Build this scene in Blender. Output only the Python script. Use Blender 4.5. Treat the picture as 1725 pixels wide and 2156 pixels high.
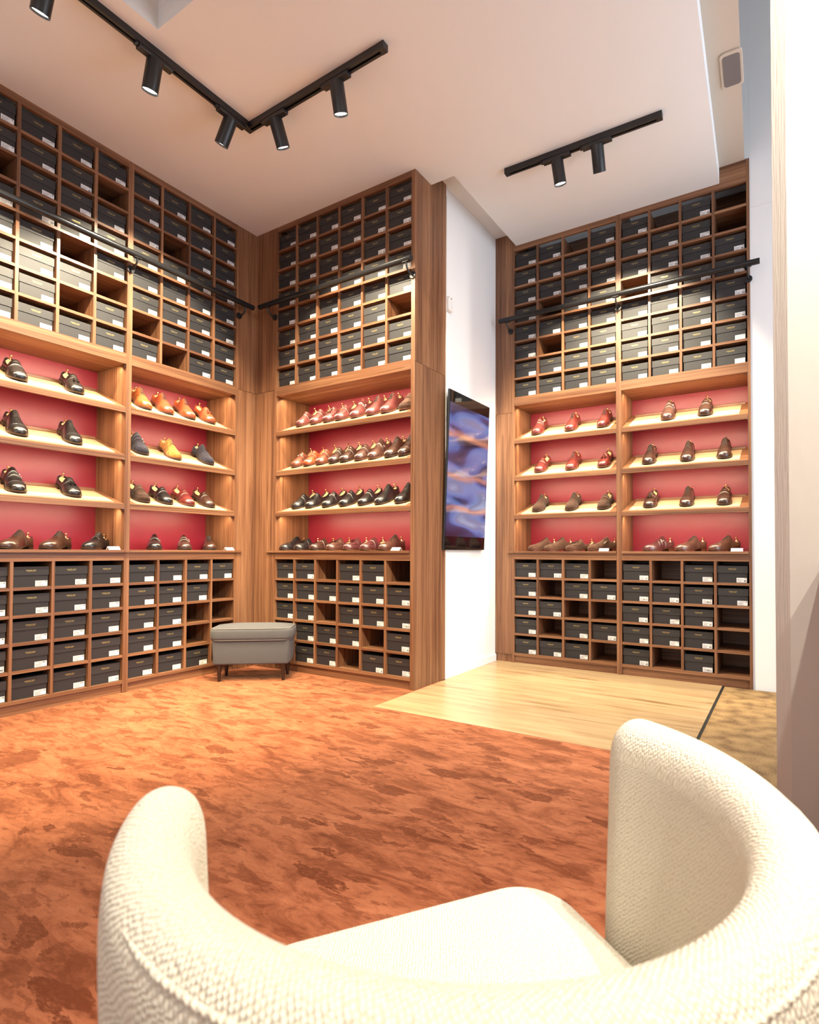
import bpy, bmesh, math, random
from mathutils import Vector, Matrix, Euler
R = math.radians
rnd = random.Random(7)
S = bpy.context.scene
for o in list(bpy.data.objects): bpy.data.objects.remove(o)
COL = S.collection

# ---------------------------------------------------------------- camera
CAMZ = .862
cam = bpy.data.cameras.new('camera'); co = bpy.data.objects.new('camera', cam); COL.objects.link(co)
FPX = 1179.79; YAW = -.5466; PITCH = .0191; ROLL = -.0025
cam.sensor_fit = 'AUTO'; cam.sensor_width = 36; cam.lens = 36*FPX/2156
cam.shift_x = -(942.74-862.5)/2156; cam.shift_y = (1138.88-1078)/2156
cam.clip_start = .02
co.rotation_mode = 'QUATERNION'
co.rotation_quaternion = (Matrix.Rotation(-YAW, 4, 'Z') @ Matrix.Rotation(R(90)+PITCH, 4, 'X') @ Matrix.Rotation(-ROLL, 4, 'Z')).to_quaternion()
co.location = (0, 0, CAMZ)
S.camera = co
cam.dof.use_dof = True; cam.dof.focus_distance = 3.2; cam.dof.aperture_fstop = 7.0
S.view_settings.view_transform = 'Standard'; S.view_settings.look = 'None'
S.view_settings.gamma = 1; S.view_settings.use_curve_mapping = False
S.view_settings.exposure = -.05

# ---------------------------------------------------------------- world and large lights
W = bpy.data.worlds.new('world'); S.world = W; W.use_nodes = True
bg = W.node_tree.nodes['Background']; bg.inputs[0].default_value = (.75, .85, 1, 1); bg.inputs[1].default_value = .6

def light(kind, name, loc, power, color, aim=None, **kw):
    L = bpy.data.lights.new(name, kind); o = bpy.data.objects.new(name, L); COL.objects.link(o)
    L.energy = power; L.color = color; o.location = loc
    for k, v in kw.items(): setattr(L, k, v)
    if aim is not None: o.rotation_euler = (Vector(aim)-Vector(loc)).to_track_quat('-Z', 'Y').to_euler()
    return o
WARM = (1, .80, .58); DAY = (.80, .88, 1)
# daylight through the shop front of the entrance (right) and added fill from behind the camera
light('AREA', 'daylight entrance', (1.72, 2.95, 1.8), 84, DAY, aim=(-2, 3.3, 1.2), shape='RECTANGLE', size=1.9, size_y=2.9)
light('AREA', 'unseen fill behind camera', (-.9, -2.3, 1.9), 44, (.96, .97, 1), aim=(-1.5, 2, 2.3), shape='RECTANGLE', size=3.4, size_y=2.4)
# ceiling spots on chair and partition, with added fill lights between them
light('SPOT', 'ceiling lamp over chair', (.75, .15, 3.15), 360, (1, .95, .82), aim=(.06, .30, .5), spot_size=R(40), spot_blend=.5, shadow_soft_size=.05)
for a_, b_, pw_ in (((-1.9, .5, 3.18), (-2.85, 1.35, 0), 560), ((-1.5, .9, 3.18), (-2.65, 2.45, 0), 560)):
    light('SPOT', 'added carpet spot', a_, pw_, (1, .82, .44), aim=b_, spot_size=R(46), spot_blend=.9, shadow_soft_size=.03)  # added unseen spots that brighten the carpet near the walls
for px_, py_ in ((.55, .95), (1.25, .75)):
    light('SPOT', 'ceiling spotlight on partition', (px_, py_, 3.15), 330, (1, .95, .84), aim=(.06, 1.85, 1.7), spot_size=R(95), spot_blend=.6, shadow_soft_size=.03)
light('AREA', 'added fill mid room', (-.9, .3, 3.22), 10, (1, .93, .84), aim=(-.9, .3, 0), shape='DISK', size=.9)  # added soft area fill below the ceiling, no lamp is built here

# ---------------------------------------------------------------- materials
def newmat(name):
    m = bpy.data.materials.new(name); m.use_nodes = True
    return m, m.node_tree.nodes, m.node_tree.links, m.node_tree.nodes['Principled BSDF']
def plain(name, col, rough=.5, metal=0., coat=0., sheen=0., emit=None, es=0., spec=None):
    m, n, l, b = newmat(name)
    b.inputs['Base Color'].default_value = (*col, 1); b.inputs['Roughness'].default_value = rough
    b.inputs['Metallic'].default_value = metal; b.inputs['Coat Weight'].default_value = coat
    b.inputs['Sheen Weight'].default_value = sheen
    if spec is not None: b.inputs['Specular IOR Level'].default_value = spec
    if emit: b.inputs['Emission Color'].default_value = (*emit, 1); b.inputs['Emission Strength'].default_value = es
    return m
def nd(n, t, **kw):
    x = n.new(t)
    for k, v in kw.items():
        if k in x.inputs: x.inputs[k].default_value = v
        else: setattr(x, k, v)
    return x
def ramp(n, stops):
    r = n.new('ShaderNodeValToRGB'); e = r.color_ramp.elements
    e[0].position, e[0].color = stops[0][0], (*stops[0][1], 1)
    e[1].position, e[1].color = stops[-1][0], (*stops[-1][1], 1)
    for p, c in stops[1:-1]:
        k = e.new(p); k.color = (*c, 1)
    return r
def addbump(n, l, b, src, strength=.2, dist=.002):
    bp = nd(n, 'ShaderNodeBump', Strength=strength, Distance=dist)
    l.new(src, bp.inputs['Height']); l.new(bp.outputs['Normal'], b.inputs['Normal'])
def wood(name, scale, c0, c1, c2, rough=.42, coord='Object'):
    m, n, l, b = newmat(name)
    tc = nd(n, 'ShaderNodeTexCoord'); mp = nd(n, 'ShaderNodeMapping'); mp.inputs['Scale'].default_value = scale
    oi = n.new('ShaderNodeObjectInfo'); sc = nd(n, 'ShaderNodeMath', operation='MULTIPLY'); sc.inputs[1].default_value = 37.
    l.new(oi.outputs['Random'], sc.inputs[0]); va = n.new('ShaderNodeVectorMath'); l.new(tc.outputs[coord], va.inputs[0]); l.new(sc.outputs[0], va.inputs[1])
    l.new(va.outputs[0], mp.inputs['Vector'])
    a = nd(n, 'ShaderNodeTexNoise', Scale=1., Detail=7., Roughness=.62, Distortion=.6); l.new(mp.outputs[0], a.inputs['Vector'])
    mp2 = nd(n, 'ShaderNodeMapping'); mp2.inputs['Scale'].default_value = tuple(s*5 for s in scale)
    l.new(va.outputs[0], mp2.inputs['Vector'])
    f = nd(n, 'ShaderNodeTexNoise', Scale=1., Detail=4., Roughness=.6); l.new(mp2.outputs[0], f.inputs['Vector'])
    mx = nd(n, 'ShaderNodeMath', operation='MULTIPLY_ADD'); mx.inputs[1].default_value = .38
    l.new(f.outputs['Fac'], mx.inputs[0]); 
    m2 = nd(n, 'ShaderNodeMath', operation='MULTIPLY'); m2.inputs[1].default_value = .66
    l.new(a.outputs['Fac'], m2.inputs[0]); l.new(m2.outputs[0], mx.inputs[2])
    r = ramp(n, [(.36, c0), (.49, c1), (.64, c2)]); l.new(mx.outputs[0], r.inputs[0])
    mp3 = nd(n, 'ShaderNodeMapping'); mp3.inputs['Scale'].default_value = tuple(s*2.3 if s > 5 else s*1.1 for s in scale); l.new(va.outputs[0], mp3.inputs['Vector'])
    g3 = nd(n, 'ShaderNodeTexNoise', Scale=1., Detail=3., Roughness=.5, Distortion=.9); l.new(mp3.outputs[0], g3.inputs['Vector'])
    r3 = ramp(n, [(.40, (1, 1, 1)), (.445, (.60, .53, .49)), (.475, (1, 1, 1)), (.60, (1, 1, 1)), (.63, (.75, .69, .65)), (.66, (1, 1, 1))]); l.new(g3.outputs['Fac'], r3.inputs[0])
    mm = nd(n, 'ShaderNodeMix', data_type='RGBA', blend_type='MULTIPLY'); mm.inputs[0].default_value = 1.; l.new(r.outputs[0], mm.inputs[6]); l.new(r3.outputs[0], mm.inputs[7])
    l.new(mm.outputs[2], b.inputs['Base Color']); b.inputs['Roughness'].default_value = rough
    addbump(n, l, b, mx.outputs[0], .06, .001)
    return m
WC = ((.082, .032, .016), (.190, .082, .038), (.29, .142, .070))
M = {}
M['wood_v'] = wood('walnut vertical grain', (18, 18, .38), *WC)
M['wood_h'] = wood('walnut horizontal grain', (.45, 20, 26), *WC)
M['wood_light'] = wood('pale wood insert', (1.2, 22, 22), (.52, .32, .18), (.62, .42, .25), (.70, .50, .31), .4)
M['red'] = plain('dark red lacquered panel', (.235, .012, .027), .38, spec=.4)
M['box'] = plain('black card', (.017, .0155, .0175), .58)
M['lid'] = plain('black lid card', (.021, .019, .0205), .55)
M['gold'] = plain('gold print', (.36, .28, .11), .4, .5)
M['paper'] = plain('white label paper', (.74, .74, .75), .5)
M['ink'] = plain('black ink', (.02, .02, .02), .6)
M['inkgrey'] = plain('grey ink', (.22, .22, .24), .6)
M['white'] = plain('white wall paint', (.80, .80, .80), .6)
M['blackmetal'] = plain('black powder coated metal', (.012, .012, .013), .38)
M['blackrail'] = plain('black steel tube', (.018, .018, .020), .28, .4)
M['brass'] = plain('polished brass', (.78, .52, .24), .18, 1.)
M['steel'] = plain('silver buckle metal', (.7, .68, .64), .2, 1.)
M['treewood'] = plain('pale cedar', (.62, .38, .20), .45)
M['sole'] = plain('dark sole leather', (.035, .016, .011), .4)
M['solered'] = plain('brown sole edge', (.11, .035, .02), .35)
M['lace'] = plain('dark waxed lace', (.03, .022, .02), .35)
M['lamp'] = plain('lamp lens', (1, 1, 1), .3, emit=(1, .96, .86), es=14)
M['espresso'] = plain('dark stained leg wood', (.018, .008, .006), .3)
M['chrome'] = plain('chrome', (.8, .8, .8), .15, 1.)
M['darkgap'] = plain('black edge strip', (.01, .01, .01), .7)
M['plastic'] = plain('white plastic', (.78, .76, .74), .35)
M['plug'] = plain('black cap', (.01, .01, .01), .4)

def ceiling_paint():
    m, n, l, b = newmat('ceiling plaster'); b.inputs['Base Color'].default_value = (.755, .765, .765, 1); b.inputs['Roughness'].default_value = .75
    t = nd(n, 'ShaderNodeTexNoise', Scale=160., Detail=4.); addbump(n, l, b, t.outputs['Fac'], .12, .002); return m
M['ceil'] = ceiling_paint()
def grille():
    m, n, l, b = newmat('grey fixture cover'); b.inputs['Base Color'].default_value = (.15, .13, .125, 1); b.inputs['Roughness'].default_value = .6
    return m
M['grille'] = grille()
M['beige'] = plain('ceiling beige with shade', (.50, .42, .34), .7)  # darker tone puts the shade of the right ceiling strip into its colour
def pillar_paint():
    m, n, l, b = newmat('warm plaster'); b.inputs['Base Color'].default_value = (.50, .45, .40, 1); b.inputs['Roughness'].default_value = .7
    t = nd(n, 'ShaderNodeTexNoise', Scale=45., Detail=6.); addbump(n, l, b, t.outputs['Fac'], .35, .004); return m
M['pillar'] = pillar_paint()

def carpet():
    m, n, l, b = newmat('rust orange velvet carpet')
    tc = nd(n, 'ShaderNodeTexCoord')
    mp = nd(n, 'ShaderNodeMapping'); mp.inputs['Rotation'].default_value = (0, 0, R(-50)); mp.inputs['Scale'].default_value = (.85, 2.3, 1)
    l.new(tc.outputs['Object'], mp.inputs['Vector'])
    # footprints and hand marks where the pile lies the other way: patches cut out of distorted noise
    wob = nd(n, 'ShaderNodeTexNoise', Scale=9., Detail=5., Roughness=.62); l.new(mp.outputs[0], wob.inputs['Vector'])
    wv = nd(n, 'ShaderNodeVectorMath', operation='MULTIPLY_ADD'); wv.inputs[1].default_value = (.26, .26, 0); l.new(wob.outputs['Color'], wv.inputs[0]); l.new(mp.outputs[0], wv.inputs[2])
    def patches(scale, thr, keep):
        v = nd(n, 'ShaderNodeTexVoronoi', Scale=scale); l.new(wv.outputs[0], v.inputs['Vector'])
        r1 = ramp(n, [(thr, (1, 1, 1)), (thr+.025, (0, 0, 0))]); l.new(v.outputs['Distance'], r1.inputs[0])
        sx = n.new('ShaderNodeSeparateColor'); l.new(v.outputs['Color'], sx.inputs[0])
        r2 = ramp(n, [(keep, (0, 0, 0)), (keep+.02, (.45, .45, .45)), (.85, (1, 1, 1))]); l.new(sx.outputs[0], r2.inputs[0])
        q = nd(n, 'ShaderNodeMath', operation='MULTIPLY'); l.new(r1.outputs[0], q.inputs[0]); l.new(r2.outputs[0], q.inputs[1]); return q
    pa = patches(4.6, .31, .30); pb = patches(8.5, .31, .36)
    sm = nd(n, 'ShaderNodeTexNoise', Scale=13., Detail=6., Roughness=.65, Distortion=.6); l.new(mp.outputs[0], sm.inputs['Vector'])
    rs = ramp(n, [(.52, (0, 0, 0)), (.62, (.65, .65, .65))]); l.new(sm.outputs['Fac'], rs.inputs[0])
    m0 = nd(n, 'ShaderNodeMath', operation='MAXIMUM'); l.new(pa.outputs[0], m0.inputs[0]); l.new(pb.outputs[0], m0.inputs[1])
    mx = nd(n, 'ShaderNodeMath', operation='MAXIMUM'); l.new(m0.outputs[0], mx.inputs[0]); l.new(rs.outputs[0], mx.inputs[1])
    gr = nd(n, 'ShaderNodeTexNoise', Scale=60., Detail=4., Roughness=.7); l.new(mp.outputs[0], gr.inputs['Vector'])
    rg = ramp(n, [(.35, (.55, .55, .55)), (.55, (1, 1, 1))]); l.new(gr.outputs['Fac'], rg.inputs[0])
    mu = nd(n, 'ShaderNodeMath', operation='MULTIPLY'); l.new(mx.outputs[0], mu.inputs[0]); l.new(rg.outputs[0], mu.inputs[1])
    soft = nd(n, 'ShaderNodeTexNoise', Scale=4.5, Detail=8., Roughness=.7, Distortion=.8); l.new(mp.outputs[0], soft.inputs['Vector'])
    base = ramp(n, [(.36, (.15, .035, .012)), (.50, (.30, .092, .040)), (.66, (.38, .130, .060))]); l.new(soft.outputs['Fac'], base.inputs[0])
    mix = nd(n, 'ShaderNodeMix', data_type='RGBA'); l.new(mu.outputs[0], mix.inputs[0]); l.new(base.outputs[0], mix.inputs[6]); mix.inputs[7].default_value = (.12, .024, .007, 1)
    # lighter vein lines
    vn = nd(n, 'ShaderNodeTexNoise', Scale=9., Detail=6., Roughness=.6, Distortion=1.5); l.new(mp.outputs[0], vn.inputs['Vector'])
    rv = ramp(n, [(.485, (0, 0, 0)), (.5, (.35, .35, .35)), (.515, (0, 0, 0))]); l.new(vn.outputs['Fac'], rv.inputs[0])
    mix2 = nd(n, 'ShaderNodeMix', data_type='RGBA'); l.new(rv.outputs[0], mix2.inputs[0]); l.new(mix.outputs[2], mix2.inputs[6]); mix2.inputs[7].default_value = (.16, .032, .011, 1)
    l.new(mix2.outputs[2], b.inputs['Base Color'])
    b.inputs['Roughness'].default_value = .85; b.inputs['Specular IOR Level'].default_value = .15
    b.inputs['Sheen Weight'].default_value = .35; b.inputs['Sheen Roughness'].default_value = .4; b.inputs['Sheen Tint'].default_value = (1, .62, .30, 1)
    f = nd(n, 'ShaderNodeTexNoise', Scale=420., Detail=2.); l.new(tc.outputs['Object'], f.inputs['Vector']); addbump(n, l, b, f.outputs['Fac'], .35, .003)
    return m
M['carpet'] = carpet()
def oakfloor():
    m, n, l, b = newmat('light oak planks')
    tc = nd(n, 'ShaderNodeTexCoord'); mp = nd(n, 'ShaderNodeMapping'); mp.inputs['Rotation'].default_value = (0, 0, 0)
    l.new(tc.outputs['Object'], mp.inputs['Vector'])
    br = nd(n, 'ShaderNodeTexBrick', Scale=1., offset=.37); br.inputs['Mortar Size'].default_value = .0012
    br.inputs['Brick Width'].default_value = 1.1; br.inputs['Row Height'].default_value = .135; br.inputs['Color1'].default_value = (.35, .35, .35, 1); br.inputs['Color2'].default_value = (.65, .65, .65, 1)
    br.inputs['Mortar'].default_value = (.2, .2, .2, 1)
    l.new(mp.outputs[0], br.inputs['Vector'])
    mp2 = nd(n, 'ShaderNodeMapping'); mp2.inputs['Scale'].default_value = (1.6, 22, 1); l.new(tc.outputs['Object'], mp2.inputs['Vector'])
    g = nd(n, 'ShaderNodeTexNoise', Scale=1., Detail=8., Roughness=.62, Distortion=.5); l.new(mp2.outputs[0], g.inputs['Vector'])
    ad = nd(n, 'ShaderNodeMath', operation='MULTIPLY_ADD'); ad.inputs[1].default_value = .22; l.new(br.outputs['Color'], ad.inputs[0])
    mm = nd(n, 'ShaderNodeMath', operation='MULTIPLY'); mm.inputs[1].default_value = .8; l.new(g.outputs['Fac'], mm.inputs[0]); l.new(mm.outputs[0], ad.inputs[2])
    r = ramp(n, [(.34, (.22, .125, .055)), (.44, (.345, .225, .115)), (.60, (.43, .30, .165))]); l.new(ad.outputs[0], r.inputs[0])
    l.new(r.outputs[0], b.inputs['Base Color']); b.inputs['Roughness'].default_value = .33
    return m
M['oak'] = oakfloor()
def fabric(name, c0, c1, scale, bump, dist, sheen=.2):
    m, n, l, b = newmat(name)
    tc = nd(n, 'ShaderNodeTexCoord')
    v = nd(n, 'ShaderNodeTexVoronoi', Scale=scale); v.inputs['Randomness'].default_value = .55
    mp = nd(n, 'ShaderNodeMapping'); mp.inputs['Scale'].default_value = (1, 1, 1.5); mp.inputs['Rotation'].default_value = (.3, .5, .2)
    l.new(tc.outputs['Object'], mp.inputs['Vector']); l.new(mp.outputs[0], v.inputs['Vector'])
    r = ramp(n, [(.1, c1), (.75, c0)]); l.new(v.outputs['Distance'], r.inputs[0]); l.new(r.outputs[0], b.inputs['Base Color'])
    b.inputs['Roughness'].default_value = .9; b.inputs['Sheen Weight'].default_value = sheen; b.inputs['Specular IOR Level'].default_value = .2
    inv = nd(n, 'ShaderNodeMath', operation='SUBTRACT'); inv.inputs[0].default_value = 1.; l.new(v.outputs['Distance'], inv.inputs[1])
    addbump(n, l, b, inv.outputs[0], bump, dist)
    return m
def weave():
    m, n, l, b = newmat('cream woven boucle')
    at = nd(n, 'ShaderNodeAttribute', attribute_name='weave'); mp = nd(n, 'ShaderNodeMapping'); mp.inputs['Rotation'].default_value = (0, 0, R(32)); mp.inputs['Scale'].default_value = (1, .72, 1)
    l.new(at.outputs['Vector'], mp.inputs['Vector'])
    wo = nd(n, 'ShaderNodeTexNoise', Scale=60., Detail=2.); l.new(mp.outputs[0], wo.inputs['Vector'])
    dv = nd(n, 'ShaderNodeVectorMath', operation='MULTIPLY_ADD'); dv.inputs[1].default_value = (.003, .003, 0); l.new(wo.outputs['Color'], dv.inputs[0]); l.new(mp.outputs[0], dv.inputs[2])
    v = nd(n, 'ShaderNodeTexVoronoi', Scale=300., voronoi_dimensions='2D'); v.inputs['Randomness'].default_value = .38; l.new(dv.outputs[0], v.inputs['Vector'])
    r = ramp(n, [(.15, (.90, .835, .69)), (.72, (.66, .56, .40))]); l.new(v.outputs['Distance'], r.inputs[0]); l.new(r.outputs[0], b.inputs['Base Color'])
    b.inputs['Roughness'].default_value = .9; b.inputs['Sheen Weight'].default_value = .15; b.inputs['Specular IOR Level'].default_value = .2
    inv = nd(n, 'ShaderNodeMath', operation='SUBTRACT'); inv.inputs[0].default_value = 1.; l.new(v.outputs['Distance'], inv.inputs[1])
    addbump(n, l, b, inv.outputs[0], .9, .004)
    return m
M['cream'] = weave()
def set_weave(o, f):
    a = o.data.attributes.new('weave', 'FLOAT_VECTOR', 'POINT')
    for i, v in enumerate(o.data.vertices): a.data[i].vector = f(i, v.co)
M['grey'] = fabric('grey linen weave', (.064, .062, .065), (.108, .104, .107), 420., .4, .002, .1)
M['piping'] = plain('grey piping cord', (.14, .135, .13), .8)
def coir():
    m, n, l, b = newmat('sand coloured door mat')
    tc = nd(n, 'ShaderNodeTexCoord'); f = nd(n, 'ShaderNodeTexNoise', Scale=260., Detail=2.); l.new(tc.outputs['Object'], f.inputs['Vector'])
    w = nd(n, 'ShaderNodeTexNoise', Scale=14., Detail=2., Roughness=.3); l.new(tc.outputs['Object'], w.inputs['Vector'])
    a = nd(n, 'ShaderNodeMath', operation='MULTIPLY_ADD'); a.inputs[1].default_value = .5; l.new(f.outputs['Fac'], a.inputs[0])
    c = nd(n, 'ShaderNodeMath', operation='MULTIPLY'); c.inputs[1].default_value = .5; l.new(w.outputs['Fac'], c.inputs[0]); l.new(c.outputs[0], a.inputs[2])
    r = ramp(n, [(.36, (.13, .065, .022)), (.62, (.36, .225, .09))]); l.new(a.outputs[0], r.inputs[0]); l.new(r.outputs[0], b.inputs['Base Color'])
    b.inputs['Roughness'].default_value = .9; addbump(n, l, b, f.outputs['Fac'], .6, .006); return m
M['coir'] = coir()
def screen():
    # blurred close-up on the display: blue-grey folds with orange stripes
    m, n, l, b = newmat('television picture')
    tc = nd(n, 'ShaderNodeTexCoord')
    mp = nd(n, 'ShaderNodeMapping'); l.new(tc.outputs['Object'], mp.inputs['Vector']); mp.inputs['Scale'].default_value = (1, 1.15, 3.6); mp.inputs['Rotation'].default_value = (.22, 0, 0)
    a = nd(n, 'ShaderNodeTexNoise', Scale=1.7, Detail=1.2, Roughness=.4, Distortion=.7); l.new(mp.outputs[0], a.inputs['Vector'])
    r = ramp(n, [(.30, (.03, .02, .05)), (.42, (.07, .08, .22)), (.46, (.14, .19, .52)), (.56, (.26, .33, .68)), (.62, (.30, .30, .50)), (.72, (.52, .55, .80))]); l.new(a.outputs['Fac'], r.inputs[0])
    sp = nd(n, 'ShaderNodeSeparateXYZ'); l.new(tc.outputs['Object'], sp.inputs[0])
    zr = ramp(n, [(0, (0, 0, 0)), (.16, (0, 0, 0)), (.19, (.8, .8, .8)), (.215, (0, 0, 0)), (.38, (0, 0, 0)), (.415, (.85, .85, .85)), (.44, (.1, .1, .1)), (.66, (0, 0, 0)), (.69, (.9, .9, .9)), (.73, (.1, .1, .1)), (.78, (0, 0, 0)), (1, (0, 0, 0))])
    wv = nd(n, 'ShaderNodeTexNoise', Scale=3.5, Detail=1.); l.new(tc.outputs['Object'], wv.inputs['Vector'])
    ad = nd(n, 'ShaderNodeMath', operation='MULTIPLY_ADD'); ad.inputs[1].default_value = .06; l.new(wv.outputs['Fac'], ad.inputs[0]); l.new(sp.outputs['Z'], ad.inputs[2])
    sb = nd(n, 'ShaderNodeMath', operation='ADD'); sb.inputs[1].default_value = .42; l.new(ad.outputs[0], sb.inputs[0]); l.new(sb.outputs[0], zr.inputs[0])
    mix = nd(n, 'ShaderNodeMix', data_type='RGBA'); l.new(zr.outputs[0], mix.inputs[0]); l.new(r.outputs[0], mix.inputs[6]); mix.inputs[7].default_value = (.85, .32, .20, 1)
    l.new(mix.outputs[2], b.inputs['Emission Color']); b.inputs['Emission Strength'].default_value = .75
    b.inputs['Base Color'].default_value = (.005, .005, .008, 1); b.inputs['Roughness'].default_value = .08
    return m
M['screen'] = screen()
M['glassblack'] = plain('black glass', (.004, .004, .005), .05)
M['winglass'] = plain('window frame grey', (.25, .25, .26), .4)

# ---------------------------------------------------------------- mesh helpers
class MB:
    def __init__(s): s.v = []; s.f = []; s.m = []; s.sm = []
    def add(s, vs, fs, mi=0, smooth=False, T=None):
        b = len(s.v)
        for p in vs:
            p = Vector(p)
            s.v.append(T @ p if T is not None else p)
        for f in fs: s.f.append([b+i for i in f]); s.m.append(mi); s.sm.append(smooth)
        return s
    def box(s, x0, y0, z0, x1, y1, z1, mi=0, T=None):
        x0, x1 = min(x0, x1), max(x0, x1); y0, y1 = min(y0, y1), max(y0, y1); z0, z1 = min(z0, z1), max(z0, z1)
        vs = [(x, y, z) for z in (z0, z1) for y in (y0, y1) for x in (x0, x1)]
        return s.add(vs, [(0, 2, 3, 1), (4, 5, 7, 6), (0, 1, 5, 4), (2, 6, 7, 3), (0, 4, 6, 2), (1, 3, 7, 5)], mi, False, T)
    def prism(s, poly, x0, x1, mi=0):           # poly of (y,z) swept along x
        n = len(poly)
        vs = [(x0, y, z) for y, z in poly]+[(x1, y, z) for y, z in poly]
        fs = [tuple(range(n))[::-1], tuple(range(n, 2*n))]+[(i, (i+1) % n, n+(i+1) % n, n+i) for i in range(n)]
        return s.add(vs, fs, mi)
    def tube(s, pts, r, n=8, mi=0, caps=True, T=None):
        pts = [Vector(p) for p in pts]; rs = r if isinstance(r, (list, tuple)) else [r]*len(pts)
        vs = []; fs = []
        up = None
        for i, p in enumerate(pts):
            d = (pts[min(i+1, len(pts)-1)]-pts[max(i-1, 0)]).normalized()
            if up is None:
                up = Vector((0, 0, 1)) if abs(d.z) < .9 else Vector((1, 0, 0))
            a = d.cross(up).normalized(); up = a.cross(d).normalized()
            for k in range(n):
                t = 2*math.pi*k/n
                vs.append(p+(a*math.cos(t)+up*math.sin(t))*rs[i])
        for i in range(len(pts)-1):
            for k in range(n): fs.append((i*n+k, i*n+(k+1) % n, (i+1)*n+(k+1) % n, (i+1)*n+k))
        s.add(vs, fs, mi, True, T)
        if caps:
            s.add([vs[k] for k in range(n)], [tuple(range(n))[::-1]], mi, False, T)
            s.add([vs[(len(pts)-1)*n+k] for k in range(n)], [tuple(range(n))], mi, False, T)
        return s
    def sphere(s, c, r, n=10, mi=0, sc=(1, 1, 1), T=None):
        vs = []; fs = []; h = n//2
        for i in range(h+1):
            a = math.pi*i/h
            for k in range(n):
                t = 2*math.pi*k/n
                vs.append((c[0]+r*sc[0]*math.sin(a)*math.cos(t), c[1]+r*sc[1]*math.sin(a)*math.sin(t), c[2]+r*sc[2]*math.cos(a)))
        for i in range(h):
            for k in range(n): fs.append((i*n+k, (i+1)*n+k, (i+1)*n+(k+1) % n, i*n+(k+1) % n))
        return s.add(vs, fs, mi, True, T)
    def mesh(s, name, mats):
        me = bpy.data.meshes.new(name); me.from_pydata([tuple(v) for v in s.v], [], s.f)
        for m in mats: me.materials.append(M[m] if isinstance(m, str) else m)
        for p, mi, sm in zip(me.polygons, s.m, s.sm): p.material_index = mi; p.use_smooth = sm
        me.update(); return me
def link(name, me, parent=None, label=None, **tags):
    o = bpy.data.objects.new(name, me); COL.objects.link(o)
    if parent is not None: o.parent = parent
    if label: o['label'] = label
    for k, v in tags.items(): o[k] = v
    return o
def part(name, mb, mats, parent=None, bevel=0, label=None, **tags):
    if isinstance(mats, str): mats = [mats]
    o = link(name, mb.mesh(name, mats), parent, label, **tags)
    if bevel:
        b = o.modifiers.new('bevel', 'BEVEL'); b.width = bevel; b.segments = 2; b.limit_method = 'ANGLE'
    return o
def thing(name, label, cat, loc=(0, 0, 0), rot=(0, 0, 0), group=None):
    o = bpy.data.objects.new(name, None); COL.objects.link(o); o.empty_display_size = .1
    o.location = loc; o.rotation_euler = rot; o['label'] = label; o['category'] = cat
    if group: o['group'] = group
    return o
def structure(name, mb, mats):
    return part(name, mb, mats, kind='structure')
def recalc(o):
    bm = bmesh.new(); bm.from_mesh(o.data); bmesh.ops.remove_doubles(bm, verts=bm.verts, dist=1e-6); bmesh.ops.recalc_face_normals(bm, faces=bm.faces); bm.to_mesh(o.data); bm.free()
def text_mb(mb, txt, size, x, y, z, mi, align='LEFT', bold=0.):
    """adds flat lettering in the xz plane facing -y, baseline at z, to a builder"""
    cu = bpy.data.curves.new('t', 'FONT'); cu.body = txt; cu.size = size; cu.align_x = align; cu.offset = bold; cu.resolution_u = 2
    ob = bpy.data.objects.new('t', cu); COL.objects.link(ob)
    dg = bpy.context.evaluated_depsgraph_get(); me = ob.evaluated_get(dg).to_mesh()
    vs = [(x+v.co.x, y, z+v.co.y) for v in me.vertices]; fs = [tuple(p.vertices) for p in me.polygons]
    mb.add(vs, fs, mi)
    ob.evaluated_get(dg).to_mesh_clear(); bpy.data.objects.remove(ob); bpy.data.curves.remove(cu)

# ---------------------------------------------------------------- dimensions
XA, YB, YC = -3.4598, 2.8664, 4.0121
ZU = 2.3715+CAMZ; PU = .145; ZL = -.0583+CAMZ; PL = .1456; T = .016
ZH1 = ZU-8*PU          # top of header board (floor of the upper cubbies)
ZH0 = 2.008            # underside of header
ZC = .868              # counter surface
SLAB = 3.272; UPPER = 3.378; HIGH = 4.7
DEPTH = .37; DD = .335
SHELVES = [(1.741, .46), (1.448, .42), (1.148, .33)]      # front edge height, slope

# ---------------------------------------------------------------- setting
mb = MB(); mb.box(-3.9, -2.6, -.1, 1.85, 4.1, -.006); structure('floor', mb, 'darkgap')
mb = MB()   # velvet carpet covers the shop floor up to the oak planks
mb.box(-3.83, -2.5, -.006, -1.980, 3.2, 0); mb.box(-1.980, -2.5, -.006, -.372, 2.462, 0); mb.box(-.372, -2.5, -.006, 1.8, 1.93, 0)
part('carpet', mb, 'carpet', label='rust orange velvet carpet with dark brushed marks covering the shop floor', category='carpet')
mb = MB(); mb.box(-1.979, 2.464, -.006, -.372, 4.05, .0005); mb.box(-1.9955, 3.244, -.006, -1.9792, 4.05, .0005)
part('plank_floor', mb, 'oak', label='pale oak plank flooring in front of the far shoe wall', category='flooring')
mb = MB(); mb.box(-.355, 1.95, -.006, 1.8, 4.0, .003)
part('door_mat', mb, 'coir', label='sand brown ribbed entrance mat set in the floor at right', category='mat')
structure('wall_left', MB().box(-3.95, -2.6, -.1, -3.84, 4.2, HIGH), 'white')
structure('wall_back', MB().box(-3.84, YB+.385, -.1, -2.0, YB+.5, HIGH), 'white')
structure('wall_side', MB().box(-2.12, YB+.376, -.1, -1.996, 4.4, 3.6), 'white')
structure('wall_far', MB().box(-2.0, YC+.39, -.1, -.19, YC+.5, HIGH), 'white')
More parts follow.
